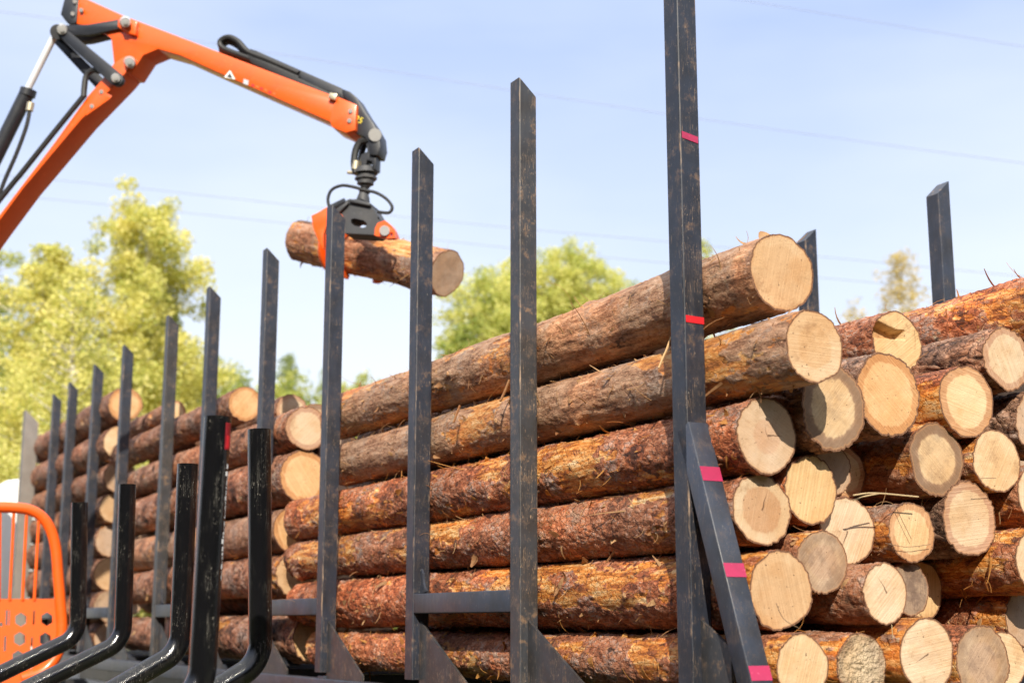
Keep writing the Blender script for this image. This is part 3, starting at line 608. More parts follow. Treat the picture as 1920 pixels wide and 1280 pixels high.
# tape bands on the first stake, on the face towards the camera
def tape_on(parent_mat, s_face, l0, l1, z0, z1, mat, dz=0):
    mb = MB(); c = [W(l0, s_face - .0015, z0), W(l1, s_face - .0015, z0 + dz), W(l1, s_face - .0015, z1 + dz), W(l0, s_face - .0015, z1)]
    mb.prism(c, -Dv * .0012); return mb
def zat(x, y, l, s_):
    d = ray(x, y); t = s_ / d.dot(Dv); return (d * t).z
sf = Ss[0] - 2 * TW
def child_of_stake(mb, name, mat, st):
    o = mb.build(name, mat, TR); o.parent = st; return o
z_ = zat(1296, 256, 0, sf); child_of_stake(tape_on(None, sf, 2.978, 3.052, z_ - .012, z_ + .014, None, -.012), 'tape_band', M['tape'], stk[0])
z_ = zat(1303, 599, 0, sf); child_of_stake(tape_on(None, sf, 2.976, 3.057, z_ - .013, z_ + .013, None, -.002), 'tape_band', M['tape2'], stk[0])
# diagonal brace in the trailer's side plane, falling towards the camera
P0 = at_l(1298, 800, 3.015); P1 = at_l(1420, 1300, 3.015)
dirb = (P1 - P0).normalized(); nb = Rv.cross(dirb).normalized(); Pm = (P0 + P1) / 2; half = (P1 - P0).length / 2
BR = MB().bbox(Pm, Rv * .045, nb * .04, dirb * half, .006).build('diagonal_brace', M['plain'], TR, smooth=True)
BR['label'] = "slanting square brace with three pink tape bands"
upn = nb if nb.z > 0 else -nb
for (x, y, k) in ((1331, 896, .055), (1377, 1075, .05), (1425, 1268, .05)):
    t_ = min(range(400), key=lambda i: abs((lambda q: (q - Vector((0, 0, EYE))))(P0 + dirb * (i * .005)).dot(Zv) - at_l(x, y, 3.015).z + EYE))
    q = P0 + dirb * (t_ * .005); q = q + upn * .0408
    mb = MB(); hw = .043; mb.prism([q - Rv * hw - dirb * k * .5, q + Rv * hw - dirb * k * .5, q + Rv * hw + dirb * k * .5, q - Rv * hw + dirb * k * .5], upn * .0012)
    o = mb.build('tape_band', M['tape'], TR); o.parent = BR
# cross rails between pairs of stakes, curved gussets, inner triangular gussets
ZR = .155
def rail(sa, sb, mat='plain'):
    c = W(3.015, (sa + sb) / 2, ZR - .06); MB().bbox(c, Rv * .043, Zv * .048, Dv * ((sb - sa) / 2), .006).build('cross_rail', M[mat], TR, smooth=True)
    for s0, sg in ((sa, 1), (sb, -1)):
        pts = [W(3.012, s0, ZR - .012), W(3.012, s0, ZR + .11)]
        for k in range(7):
            a = math.pi + k * math.pi / 12; pts.append(W(3.012, s0 + sg * (.075 + .055 * math.cos(a)), ZR + .085 + .085 * math.sin(a)))
        MB().prism(pts, Rv * .012).build('corner_gusset', M[mat], TR)
for (a, b_) in ((1, 2), (3, 4), (5, 6), (7, 8), (9, 10)): rail(Ss[a], Ss[b_] - 2 * TW, 'plain')
for i, s_ in enumerate(Ss):
    for side in (0, 1):
        l0 = 3.02 if side == 0 else 5.595; sg = 1 if side == 0 else -1; sl = s_ - 2 * TW - .012
        lp = 3.009 if side == 0 else 5.594; sl = s_ - 2 * TW
        gl = .17 if i == 0 else .52
        pts = [W(lp, sl, .012), W(lp, sl - gl, .012 - gl * .55), W(lp, sl - gl, BED - .135), W(lp, sl, BED - .135)]
        MB().prism(pts, Rv * .012).build('stake_gusset', M['scuff' if side == 0 else 'plain'], TR)
    MB().bbox(W(4.31, s_ - TW, BED - .08), Rv * 1.32, Zv * .06, Dv * .05, .006).build('bolster', M['plain'], TR)
for l in (3.015, 5.60):
    MB().bbox(W(l, 10.6, BED - .085), Rv * .04, Zv * .05, Dv * 7.4, .006).build('side_rail', M['plain'], TR, smooth=True)
for l in (3.9, 4.9):
    MB().bbox(W(l, 10.6, BED - .26), Rv * .06, Zv * .12, Dv * 7.5, .006).build('chassis_beam', M['plain'], TR)
def wheel(parent, l, s_, r, wd):
    c = W(l, s_, r - EYE); mb = MB(); P = []
    n = 28; prof = [(r * .55, -wd), (r * .9, -wd), (r, -wd * .75), (r, wd * .75), (r * .9, wd), (r * .55, wd)]; V = []
    for k in range(n):
        a = 2 * math.pi * k / n
        for (q, h_) in prof: V.append(c + Dv * math.cos(a) * q + Zv * math.sin(a) * q + Rv * h_)
    F = [((k * 6 + j), (k * 6 + (j + 1) % 6), ((k + 1) % n) * 6 + (j + 1) % 6, ((k + 1) % n) * 6 + j) for k in range(n) for j in range(6)]
    mb.add(V, F); t = mb.build('wheel', M['tyre'], parent, smooth=True)
    m2 = MB().tube([c - Rv * wd * .6, c + Rv * wd * .5], [r * .55, r * .55], 24).tube([c - Rv * wd * .9, c - Rv * wd * .6], [r * .2, r * .25], 12)
    o = m2.build('rim', M['pale'], parent, smooth=True); o.parent = t
for s_ in (5.2, 6.5, 7.8):
    for l in (3.35, 5.3): wheel(TR, l, s_, .48, .15)
for l in (3.4, 5.25): wheel(TR, l, 16.3, .48, .15)
# small brackets at the feet of the stakes
for i in (2, 3, 4): MB().bbox(W(3.19, Ss[i] - .18, BED + .035), Rv * .05, Zv * .03, Dv * .05, .004).build('foot_bracket', M['dark'], TR)

# ------------------------------------------------------------------ small forwarder trailer in front: bent pipe stakes and orange guard
FT = empty('forwarder_trailer', W(1.1, 7.5, -EYE), PHI, "small forestry trailer with bent glossy black pipe stakes and an orange mesh guard", 'trailer')
def bent_pipe(x, ytop, ybend, l, rad, lab=None, drop=.5, reach=.85, lean=0.):
    top = at_l(x, ytop, l); bz = at_l(x, ybend, l); base = Vector((top.x, top.y, bz.z)) + Rv * lean
    d2 = (-Rv * .9 - Zv * drop * .9).normalized(); P = [top]
    n0 = 16
    for k in range(1, n0 + 1): P.append(top.lerp(base, k / n0))
    R0 = .13; ang = math.acos(max(-1, min(1, (-Zv).dot(d2)))); c = base + (-Rv) * R0
    for k in range(1, 11):
        a = ang * k / 10; P.append(c + Rv * R0 * math.cos(a) - Zv * R0 * math.sin(a))
    e = P[-1]; dd = (P[-1] - P[-2]).normalized()
    for k in range(1, 8): P.append(e + dd * reach * k / 7)
    # tube with open top
    mb = MB().tube(P, rad, 28, cap=False); n = 28
    nrm_in = [top + (v - top) * .86 for v in mb.V[:n]]; b0 = len(mb.V)
    mb.V += nrm_in + [v - Zv * .12 for v in nrm_in]; mb.F += [(k, (k + 1) % n, b0 + (k + 1) % n, b0 + k) for k in range(n)] + [(b0 + k, b0 + (k + 1) % n, b0 + n + (k + 1) % n, b0 + n + k) for k in range(n)]
    mb.F.append([b0 + n + k for k in range(n)])
    o = mb.build('pipe_stake', M['pipe'], FT, smooth=True)
    if lab: o['label'] = lab
    # orange overspray on the face turned away to the left
    me = o.data; m = Matrix.Translation(FT.location) @ FT.rotation_euler.to_matrix().to_4x4(); vals = np.zeros(len(me.vertices))
    me.update()
    for i, v in enumerate(me.vertices):
        nn = (m.to_3x3() @ v.normal); vals[i] = max(0., min(1., (nn.dot((-Rv * .8 + Dv * .6).normalized()) - .80) * 9)) * (1 if v.co.z + 0 < top.z - .12 else 0)
    at = me.attributes.new('orange', 'FLOAT', 'POINT'); at.data.foreach_set('value', vals.astype(np.float32))
    return o, top, base
LP = 1.75
bent_pipe(486, 805, 1205, LP, .0445, lean=.033)
bent_pipe(352, 870, 1188, LP, .046, lean=0)
bent_pipe(239, 908, 1172, LP, .044, lean=.015, drop=.42)
bent_pipe(149, 942, 1166, LP, .047, lean=.03, drop=.42)
tp, ttop, tbase = bent_pipe(408, 782, 1250, 1.31, .0425, "thick tallest pipe with red tape and white lettering", lean=-.015)
# red tape and worn white lettering down the right side of the tallest pipe
def wrap_patch(top, base, rad, a0, a1, z0, z1, mat, name, mb=None):
    mb = mb or MB(); n = 8; V = []
    ax = (base - top); L0 = -ax.z
    for k in range(n + 1):
        a = lerp(a0, a1, k / n); o_ = Rv * math.cos(a) * rad - Dv * math.sin(a) * rad
        for z in (z0, z1): p = top + ax * (z / L0) + o_; V.append(p)
    F = [(2 * k, 2 * k + 1, 2 * k + 3, 2 * k + 2) for k in range(n)]
    return mb.add(V, F)
mb = MB(); wrap_patch(ttop, tbase, .0432, .3, 1.2, .02, .105, None, '', mb); mb.build('tape_band', M['dkred'], FT, smooth=True).parent = tp
mb = MB(); wrap_patch(ttop, tbase, .0434, .35, 1.05, .06, .10, None, '', mb); mb.build('tape_band', M['tape2'], FT, smooth=True).parent = tp
mb = MB(); rs = random.Random(5); z = .15
while z < .50:
    h_ = rs.choice((.006, .009, .014)); k = rs.random()
    if k < .75: wrap_patch(ttop, tbase, .0432, .62, .62 + rs.choice((.12, .2, .3)), z, z + h_, None, '', mb)
    if k > .55: wrap_patch(ttop, tbase, .0432, .62, .68, z, z + h_ * 1.6, None, '', mb)
    z += h_ + rs.choice((.003, .004, .009))
mb.build('lettering', M['wtext'], FT).parent = tp
# orange guard (front grille of the small trailer)
SG = 10.25
def gp(x, y, ds=0):
    d = ray(x, y); return Vector((0, 0, EYE)) + d * ((SG + ds) / d.dot(Dv))
gpts = curve_pts([gp(-200, 955), gp(-60, 951), gp(20, 951), gp(62, 958), gp(88, 980), gp(103, 1020), gp(109, 1080), gp(113, 1130), gp(116, 1180), gp(108, 1225), gp(80, 1258), gp(40, 1272)], 6)
GD = MB().tube(gpts, .038, 14).build('guard', M['orange'], FT, smooth=True)
bars = MB()
for x0, x1 in ((0, -2), (26, 18), (50, 42), (73, 64), (-30, -34), (-60, -62)): bars.tube([gp(x0, 960 + (x0 > 60) * 8), gp(x1, 1125)], .011, 8)
bo = bars.build('guard_bar', M['orange'], FT, smooth=True); bo.parent = GD
def hexa(cx, cy, r): return [gp(cx + r * math.sin(math.radians(60 * k)) * .95, cy + r * math.cos(math.radians(60 * k)) * 1.05) for k in range(6)]
def slot(cx, cy, w_, h_): return [gp(cx - w_, cy - h_), gp(cx + w_, cy - h_), gp(cx + w_ - 1, cy + h_), gp(cx - w_ - 1, cy + h_)]
holes = [hexa(39, 1161, 13), hexa(88, 1160, 12.5), hexa(37, 1197, 13), hexa(85, 1198, 12.5), hexa(34, 1232, 13), hexa(2, 1170, 4), slot(13, 1157, 2, 14), slot(18, 1157, 1.2, 14), slot(64, 1157, 1.8, 13), slot(10, 1206, 2, 14), slot(60, 1206, 1.8, 12), hexa(57, 1245, 8), hexa(8, 1265, 10)]
outline = [gp(-200, 1122), gp(112, 1122), gp(116, 1180), gp(108, 1225), gp(80, 1258), gp(40, 1285), gp(-20, 1320), gp(-200, 1330)]
MB().prism(outline, Dv * .012, holes).build('guard_plate', M['orange2'], FT).parent = GD
for l in (.9, 1.4): MB().bbox(W(l, 7.2, -.75), Rv * .05, Zv * .08, Dv * 3.2, .006).build('chassis_beam', M['orange2'], FT)
for s_ in (5.2, 6.4, 8.0, 9.6): MB().bbox(W(.95, s_, -.60), Rv * .75, Zv * .05, Dv * .05, .006).build('bolster', M['black'], FT)
for s_ in (6.3, 7.4):
    for l in (.35, 1.75): wheel(FT, l, s_, .38, .17)

# ------------------------------------------------------------------ loader crane
E0 = at_depth(235, 90, 10.6); E1 = at_depth(700, 250, 9.95)
hn = Vector((E1.x - E0.x, E1.y - E0.y, 0)).normalized(); CN = Vector((-hn.y, hn.x, 0))    # plane normal, away from the camera
if CN.y < 0: CN = -CN
def cp(x, y, off=0.):
    d = ray(x, y); o = Vector((0, 0, EYE)); return o + d * (((E0 + CN * off - o).dot(CN)) / d.dot(CN))
CR = empty('loader_crane', Vector((cp(-300, 800).x, cp(-300, 800).y, 0)), 0, "orange hydraulic loader crane with a grapple, folded at the elbow against the sky", 'crane')
def cprism(name, pts, mat, o0, o1, parent=None, holes=(), bev=.006):
    mb = MB().prism([cp(x, y, o0) for x, y in pts], CN * (o1 - o0), [[cp(x, y, o0) for x, y in h] for h in holes])
    o = mb.build(name, M[mat], CR, bev=0 if holes else bev)
    if parent: o.parent = parent
    return o
def cbox(name, pts, mat, o0, o1, parent=None): return cprism(name, pts, mat, o0, o1, parent)
BOOM = cbox('boom', [(244, 126), (224, 150), (152, 224), (44, 352), (-14, 430), (-345, 895), (-385, 855), (-60, 480), (20, 375), (100, 270), (163, 182), (192, 148), (214, 118), (236, 104)], 'orange', -.11, .11)
JIB = cbox('jib', [(161, -2), (225, 27), (256, 39), (330, 67), (400, 94), (628, 181), (668, 198), (664, 243), (628, 231), (618, 228), (400, 132), (338, 104), (296, 92), (268, 104), (246, 138), (226, 138), (214, 124), (208, 72), (180, 52), (143, 45), (147, -5)], 'orange', -.10, .10)
cbox('jib_tip_block', [(629, 180), (668, 196), (666, 244), (648, 249), (622, 238), (618, 226)], 'orange', -.115, .115, JIB)
cbox('boom_rib', [(185, 168), (210, 180), (205, 186), (160, 218), (162, 210)], 'orange', -.118, -.112, BOOM)
cbox('end_cover', [(122, -8), (147, -8), (143, 41), (138, 46), (126, 44), (113, 27)], 'black', -.11, .11, JIB)
LK = MB()
def bar(p, q, w_, o0, o1, mat='black', name='link_arm', r2=None):
    (x0, y0), (x1, y1) = p, q; a = math.atan2(y1 - y0, x1 - x0); pts = []
    for (cx, cy, st, ww) in ((x1, y1, -90, r2 or w_), (x0, y0, 90, w_)):
        for k in range(7):
            g = a + math.radians(st + k * 30); pts.append((cx + math.cos(g) * ww, cy + math.sin(g) * ww))
    return cprism(name, pts, mat, o0, o1, None, bev=.004)
bar((112, 57), (217, 148), 9, -.17, -.13, r2=13)
bar((104, 72), (190, 160), 8, .12, .16, r2=11)
cprism('link_arm', [(118, 47), (165, 46), (224, 36), (232, 44), (224, 54), (165, 66), (128, 66)], 'black', -.13, -.10)
cprism('link_arm', [(118, 55), (165, 50), (224, 46), (222, 62), (165, 76), (125, 80)], 'gbody', .04, .12)
# cylinder
MB().tube([cp(103, 66), cp(49, 174)], .026, 16).build('cylinder_rod', M['chrome'], CR, smooth=True)
CY = MB().tube([cp(52, 172), cp(-140, 560)], [.056, .056], 20).tube([cp(54, 168), cp(50, 180)], .062, 20).build('cylinder', M['black'], CR, smooth=True)
MB().tube([cp(108, 60, -.18), cp(108, 60, .18)], .055, 18).build('pivot_pin', M['gbody'], CR, smooth=True)
HZ = lambda pts, r, name='hose', mat='rubber', off=-.13: MB().tube(curve_pts([cp(x, y, off) for x, y in pts], 6), r, 8).build(name, M[mat], CR, smooth=True)
HZ([(57, 195), (50, 235), (30, 290), (6, 345), (-20, 420)], .016)
HZ([(188, 134), (174, 132), (162, 142), (158, 165), (157, 182)], .022)
HZ([(157, 180), (100, 250), (40, 325), (15, 355), (-100, 500)], .02)
MB().tube([cp(58, 193, -.13), cp(55, 208, -.13)], .028, 10).build('hose_fitting', M['brass'], CR, smooth=True)
for (x, y, r_) in ((235, 42, .045), (243, 117, .045), (217, 147, .04), (116, 56, .045)):
    p = MB().tube([cp(x, y, -.20), cp(x, y, -.12)], [r_ * .75, r_], 18).tube([cp(x, y, -.215), cp(x, y, -.20)], r_ * .35, 8); p.build('pivot_pin', M['zinc'], CR, smooth=True)
    cprism('pin_plate', [(x - 6, y + 9), (x - 10, y + 3), (x - 5, y - 8), (x + 6, y - 8), (x + 9, y), (x + 4, y + 12)], 'zinc', -.125, -.115) if x > 200 else None
for (x, y) in ((152, 19), (136, 26), (140, 3), (190, 172), (172, 199), (657, 208), (655, 226)):
    MB().tube([cp(x, y, -.13), cp(x, y, -.10)], .016, 8).build('bolt', M['zinc'], CR, smooth=True)
cprism('elbow_collar', [(222, 28), (256, 40), (254, 66), (236, 62), (220, 50)], 'orange', -.14, -.10)
# hose bundle over the jib
for k, (dx, dy) in enumerate(((0, 0), (3, 5), (5, 9))):
    HZ([(560 + dx, 148 + dy), (500, 122 + dy), (440, 100 + dy), (417, 90 + dy), (413 + dx, 78 + dy), (428, 70 + dy), (446, 78 + dy), (466, 98 + dy), (500, 112 + dy), (560, 138 + dy)], .021, off=-.06 + .05 * k)
cprism('hose_cover', [(468, 91), (480, 95), (640, 165), (660, 182), (650, 190), (560, 152), (466, 104)], 'black', -.05, .08)
cprism('hose_cover', [(462, 101), (560, 146), (622, 176), (618, 182), (560, 160), (470, 118)], 'rubber', -.08, .04)
cprism('hose_clamp', [(618, 173), (632, 176), (628, 188), (614, 183)], 'brass', -.14, -.08)
# black swan neck at the tip, with pin
TIPO = cprism('tip_link', [(640, 166), (656, 172), (668, 182), (686, 212), (700, 232), (711, 252), (713, 275), (708, 291), (692, 290), (690, 266), (684, 258), (664, 247), (664, 200), (645, 182)], 'black', -.075, .075)
MB().tube([cp(703, 253, -.10), cp(703, 253, .10)], .045, 18).build('pivot_pin', M['zinc'], CR, smooth=True)
def text(body, x, y, h, mat, off, parent, ang=0, name='lettering'):
    cu = bpy.data.curves.new(name, 'FONT'); cu.body = body; cu.size = h; cu.extrude = .0015; cu.align_x = 'CENTER'; cu.align_y = 'CENTER'
    tmp = bpy.data.objects.new(name, cu); COL.objects.link(tmp); dg = bpy.context.evaluated_depsgraph_get(); me = bpy.data.meshes.new_from_object(tmp.evaluated_get(dg))
    COL.objects.unlink(tmp); bpy.data.objects.remove(tmp)
    ex = hn * math.cos(ang) + Zv * math.sin(ang); ey = -hn * math.sin(ang) + Zv * math.cos(ang); p = cp(x, y, off)
    V = [p + ex * v.co.x + ey * v.co.y - CN * v.co.z for v in me.vertices]; F = [list(f.vertices) for f in me.polygons]
    o = meshobj(name, [tuple(v) for v in V], F, M[mat], CR, world=True); o.parent = parent; return o
text("25", 673, 225, .062, 'ytext', -.078, TIPO, -.5)
cprism('warning_sign', [(431, 132), (441, 149), (420, 145)], 'wtext', -.105, -.101, JIB, bev=0)
cprism('warning_sign', [(431, 137), (436, 147), (425, 144)], 'ktext', -.107, -.1055, JIB, bev=0)
cprism('sticker', [(457, 148), (466, 151), (465, 160), (456, 157)], 'zinc', -.105, -.101, JIB, bev=0)
for (x, y) in ((472, 157), (480, 160), (488, 163), (496, 166), (504, 170), (512, 173)):
    cprism('sticker', [(x, y), (x + 5, y + 2), (x + 4, y + 6), (x - 1, y + 4)], 'tape2' if x % 16 else 'orange2', -.1025, -.101, JIB, bev=0)
# hanging link, rotator
cprism('hanger', [(686, 262), (706, 272), (704, 318), (697, 317), (697, 303), (688, 300), (684, 318), (676, 322), (676, 290), (688, 284)], 'black', -.05, .05)
HZ([(692, 262), (676, 266), (667, 282), (664, 305), (667, 325)], .026, off=-.04); HZ([(694, 266), (684, 272), (678, 290), (676, 310), (679, 326)], .022, off=.04)
MB().tube([cp(668, 303, -.04), cp(666, 318, -.04)], .03, 10).tube([cp(680, 305, .03), cp(680, 320, .03)], .03, 10).build('hose_fitting', M['brass'], CR, smooth=True)
RO = MB().tube([cp(686, 316), cp(686, 326)], [.075, .085], 16).tube([cp(686, 326), cp(685, 346)], [.062, .058], 16).tube([cp(685, 346), cp(684, 352)], [.045, .03], 16).tube([cp(686, 333), cp(686, 337)], .078, 8).build('rotator', M['gbody'], CR, smooth=True)
MB().tube([cp(652, 323, -.03), cp(680, 326, -.03)], .013, 8).build('bracket', M['brass'], CR, smooth=True).parent = RO
MB().tube([cp(684, 352), cp(682, 360), cp(681, 372), cp(680, 382)], [.022, .03, .045, .05], 14).tube([cp(684, 357), cp(683, 361)], .04, 10).build('spindle', M['gbody'], CR, smooth=True)
# grapple
GR = cprism('grapple', [(652, 374), (672, 373), (694, 382), (704, 398), (717, 417), (711, 432), (702, 440), (646, 437), (636, 420), (627, 395), (640, 386)], 'gbody', -.09, .09,
            holes=[[(658, 411), (664, 409), (682, 413), (688, 419), (686, 425), (680, 427), (664, 423), (658, 418)]])
cprism('grapple_rib', [(654, 372), (694, 380), (694, 386), (654, 378)], 'gbody', -.12, .12, GR)
cprism('grapple_rib', [(626, 394), (650, 376), (653, 381), (632, 402)], 'gbody', -.12, .12, GR)
MB().tube([cp(622, 391, -.1), cp(648, 378, -.1)], .028, 10).build('grapple_cylinder', M['black'], CR, smooth=True).parent = GR
HZ([(617, 388), (615, 372), (622, 356), (640, 348), (660, 350), (682, 356), (704, 361), (722, 371), (733, 383), (735, 392), (728, 399), (708, 397)], .011)
# log in the grapple
LR = .158
A1 = at_depth(839, 513, 9.88); A2 = at_depth(565, 450, 11.0); ax = (A2 - A1).normalized(); LEN = (A2 - A1).length
rotm = Matrix((ax.cross(Zv).normalized(), ax, ax.cross(Zv).normalized().cross(ax))).transposed(); 
GL = make_log("rough short log held in the air by the crane's orange grapple", None, 0, 0, LR, 0, LEN, 'flaky', 'dim', na=96, step=.012, seed=91, bits=220, tone=.5, rt=.2, rot=rotm.to_euler(), loc=A1, bend=(0, 0))
GL['category'] = 'log'; del_ = GL.pop('group', None)
# claws: bands curving round the held log
u0 = (Zv - ax * Zv.dot(ax)).normalized(); v0 = ax.cross(u0)                      # v0 sideways
if v0.dot(Vector((-1, -1, 0))) < 0: v0 = -v0                                      # towards the camera's left
def claw(tpos, sgn, a0, a1, name, mat, wid, r0=.018, thick=.05):
    c = A1 + ax * tpos; mb = MB(); n = 16; inner = []; outer = []
    for k in range(n + 1):
        a = math.radians(lerp(a0, a1, k / n)); d = u0 * math.cos(a) + v0 * sgn * math.sin(a); th = thick * (1.35 - .95 * (k / n))
        inner.append(c + d * (LR + r0) - ax * wid / 2); outer.append(c + d * (LR + r0 + th) - ax * wid / 2)
    mb.prism(inner + outer[::-1], ax * wid); o = mb.build(name, M[mat], CR, bev=.004); o.parent = GR; return o
for t_ in (.98, 1.12): claw(t_, 1, 12, 170, 'claw', 'orange', .035, thick=.09)
claw(1.05, 1, 60, 175, 'claw', 'orange', .12, r0=.02, thick=.02)
claw(.80, -1, 25, 158, 'claw', 'orange', .05, thick=.07)
cprism('claw', [(583, 404), (596, 398), (612, 388), (622, 389), (640, 402), (643, 412), (634, 416), (614, 416), (606, 440), (606, 468), (596, 450), (587, 428)], 'orange', -.13, -.09, GR)
cprism('claw', [(708, 418), (722, 413), (732, 421), (741, 433), (741, 446), (726, 447), (702, 441), (703, 428)], 'orange', -.12, -.07, GR, holes=[[(731, 437), (734, 435), (737, 437), (737, 442), (734, 444), (731, 442)]])
MB().tube([cp(721, 432, -.15), cp(721, 432, .1)], .035, 12).build('pivot_pin', M['zinc'], CR, smooth=True).parent = GR
# crane column and base, out of the frame to the lower left
b0 = cp(-355, 885); MB().tube([Vector((b0.x, b0.y, .9)), Vector((b0.x, b0.y, b0.z + .1))], [.2, .15], 20).build('column', M['orange'], CR, smooth=True)
MB().bbox(Vector((b0.x, b0.y, .5)), Rv * .5, Dv * .3, Zv * .5, .02).build('crane_base', M['orange2'], CR)

# ------------------------------------------------------------------ white truck cab behind the guard
TC = empty('truck_cab', W(2.9, 19.2, -EYE), PHI, "white rounded vehicle cab with a dark side window behind the orange guard", 'truck')
prof = [(-.3, 1.30), (0.0, 1.62), (.25, 1.78), (.6, 1.84), (1.4, 1.84), (1.6, 1.75), (1.7, 1.2), (1.7, -.9), (-.75, -.9), (-.85, -.2), (-.75, .25), (-.45, .95)]
lc, sc_ = 2.75, 18.9
MB().prism([W(lc + .95 * (x), sc_ + 0, z) for x, z in prof], Dv * 2.2).build('cab_body', M['white'], TC, bev=.05)
MB().prism([W(lc - .38, sc_ - .012, 1.0), W(lc - .02, sc_ - .012, 1.12), W(lc - .02, sc_ - .012, .35), W(lc - .5, sc_ - .012, .35)], Dv * .01).build('window', M['glass'], TC)
MB().bbox(W(lc - .6, sc_ - .25, .75), Rv * .09, Zv * .2, Dv * .05, .02).build('mirror', M['black'], TC, smooth=True)
for l in (2.0, 3.6): wheel(TC, l, 19.9, .48, .14)

# ------------------------------------------------------------------ trees
leafY = m_leaf("birch_leaf_yellow", [(.05, (.15, .22, .05)), (.28, (.42, .45, .11)), (.5, (.72, .68, .22)), (.95, (.88, .78, .36))])  # pale upper stops carry the background haze in the leaf colour
leafG = m_leaf("leaf_yellow_green", [(.05, (.08, .14, .03)), (.35, (.24, .31, .07)), (.65, (.50, .52, .14)), (.95, (.72, .66, .24))])
leafC = m_leaf("pale_needle_green", [(.1, (.16, .22, .09)), (.6, (.32, .38, .16)), (.95, (.48, .50, .22))])
leafM = m_leaf("leaf_mid_yellow", [(.05, (.11, .18, .04)), (.3, (.38, .43, .11)), (.58, (.66, .65, .20)), (.95, (.82, .74, .32))])
leafD = m_leaf("needle_green", [(.1, (.05, .085, .025)), (.6, (.13, .17, .05)), (.95, (.24, .26, .09))])
leafO = m_leaf("leaf_orange", [(.1, (.34, .26, .08)), (.5, (.62, .48, .16)), (.95, (.80, .62, .28))])
birchb = m_trunk("birch_bark", (.10, .09, .08), (.66, .62, .54)); pineb = m_trunk("brown_trunk", (.08, .05, .03), (.24, .15, .09))
def tree(name, x, ytop, d, wpx, leafm, trunkm, label, cat='tree', group=None, n=14000, ybase=None, shape='round', leaf=.13, seed=0, gap=.0, white=1., low=.12):
    rs = np.random.default_rng(seed + 500); base = at_depth(x, 1168, d); base.z = 0; top = at_depth(x, ytop, d); H = top.z
    t = empty(name, base, 0, label, cat, group); Wd = wpx / 2667 * d / 2
    mb = MB(); lean = rs.uniform(-.03, .03, 2)
    tp_ = [Vector((lean[0] * H * f + .12 * math.sin(f * 7 + seed), lean[1] * H * f, H * .93 * f)) for f in np.linspace(0, 1, 9)]
    r0 = max(.06, H * (.011 if white < 2 else .017)); mb.tube(tp_, [r0 * (1 - .85 * f) for f in np.linspace(0, 1, 9)], 8)
    cl = []; nb_ = 84 if shape != 'cone' else 80
    for k in range(nb_):
        f = lerp(low, .97, (k + rs.random()) / nb_); p = Vector((lean[0] * H * f, lean[1] * H * f, H * f)); a = k * 2.4 + rs.uniform(-.4, .4)
        if shape == 'cone': R_ = Wd * (1 - f) ** .8 * rs.uniform(.7, 1.05); rise = -.1
        elif shape == 'tall': R_ = Wd * (math.sin(math.pi * min(1, .12 + f * .85)) ** .7) * rs.uniform(.45, 1.05); rise = .55
        else: R_ = Wd * (math.sin(math.pi * min(1, (.22 + f * .76))) ** .55) * rs.uniform(.5, 1.08); rise = .4
        q = p + Vector((math.cos(a) * R_, math.sin(a) * R_, rise * R_)); q.z = min(q.z, H * 1.02)
        mid_ = p.lerp(q, .5) + Vector((0, 0, -.06 * R_)); mb.tube([p, mid_, q], [r0 * .33 * (1 - .7 * f), r0 * .2 * (1 - .6 * f), .008], 5, cap=False)
        for g in (.45, .7, .9, 1.05): 
            cl.append((*(p.lerp(q, g) + Vector(rs.normal(0, .10 * R_ + .08, 3))), (.15 + .13 * R_) * (1.15 - .4 * g) if shape != 'cone' else .16 + .14 * R_, rs.random()))
    mb.build('trunk', trunkm, t, smooth=True, world=False)
    cl = np.array(cl); keep = rs.random(len(cl)) > gap; cl = cl[keep]
    wgt = cl[:, 3] ** 2; n = int(n * 1.9) if shape != 'cone' else n; idx = rs.choice(len(cl), n, p=wgt / wgt.sum()); c = cl[idx]
    off = rs.normal(0, 1, (n, 3)); off /= np.linalg.norm(off, axis=1)[:, None]; off *= (rs.random(n) ** .45)[:, None] * c[:, 3:4] * 1.5; off[:, 2] *= .8
    P = c[:, :3] + off; P[:, 2] = np.maximum(P[:, 2], .3)
    u = rs.normal(0, 1, (n, 3)); u /= np.linalg.norm(u, axis=1)[:, None]; v = np.cross(u, rs.normal(0, 1, (n, 3))); v /= np.linalg.norm(v, axis=1)[:, None]
    s_ = (leaf * .72 * rs.uniform(.55, 1.15, n))[:, None]; u = u * s_ * .5; v = v * s_ * .36
    V = np.stack([P - u, P + v, P + u, P - v], 1).reshape(-1, 3); F = np.arange(n * 4).reshape(-1, 4)
    cell = np.repeat(np.clip(.25 + .5 * c[:, 4] * .9 + rs.uniform(-.22, .3, n), 0, 1), 4)
    meshobj('crown', V, F, leafm, t, dict(cell=cell)); return t
TG = 'birches and bushes behind the trailer'
tree('birch_tree', 200, 335, 30, 360, leafY, birchb, "tallest yellow-green birch with pale trunks, left of the stakes' tops", group=TG, n=44000, seed=1, gap=.2)
tree('birch_tree', 70, 430, 28, 270, leafY, birchb, "yellow birch at the left edge with a white forked trunk", group=TG, n=22000, seed=2, gap=.35, shape='tall')
tree('birch_tree', 285, 520, 33, 150, leafG, birchb, "greener birch right behind the tallest one, reaching to the brown stake", group=TG, n=13000, seed=3, gap=.2)
tree('birch_tree', 95, 480, 23, 190, leafY, birchb, "sparse near birch with a plain white trunk at the far left", group=TG, n=5000, seed=41, gap=.5, shape='tall', white=2.6, low=.35, leaf=.1)
tree('birch_tree', -60, 400, 34, 260, leafG, birchb, "green birch cut off by the left edge behind the boom", group=TG, n=22000, seed=4)
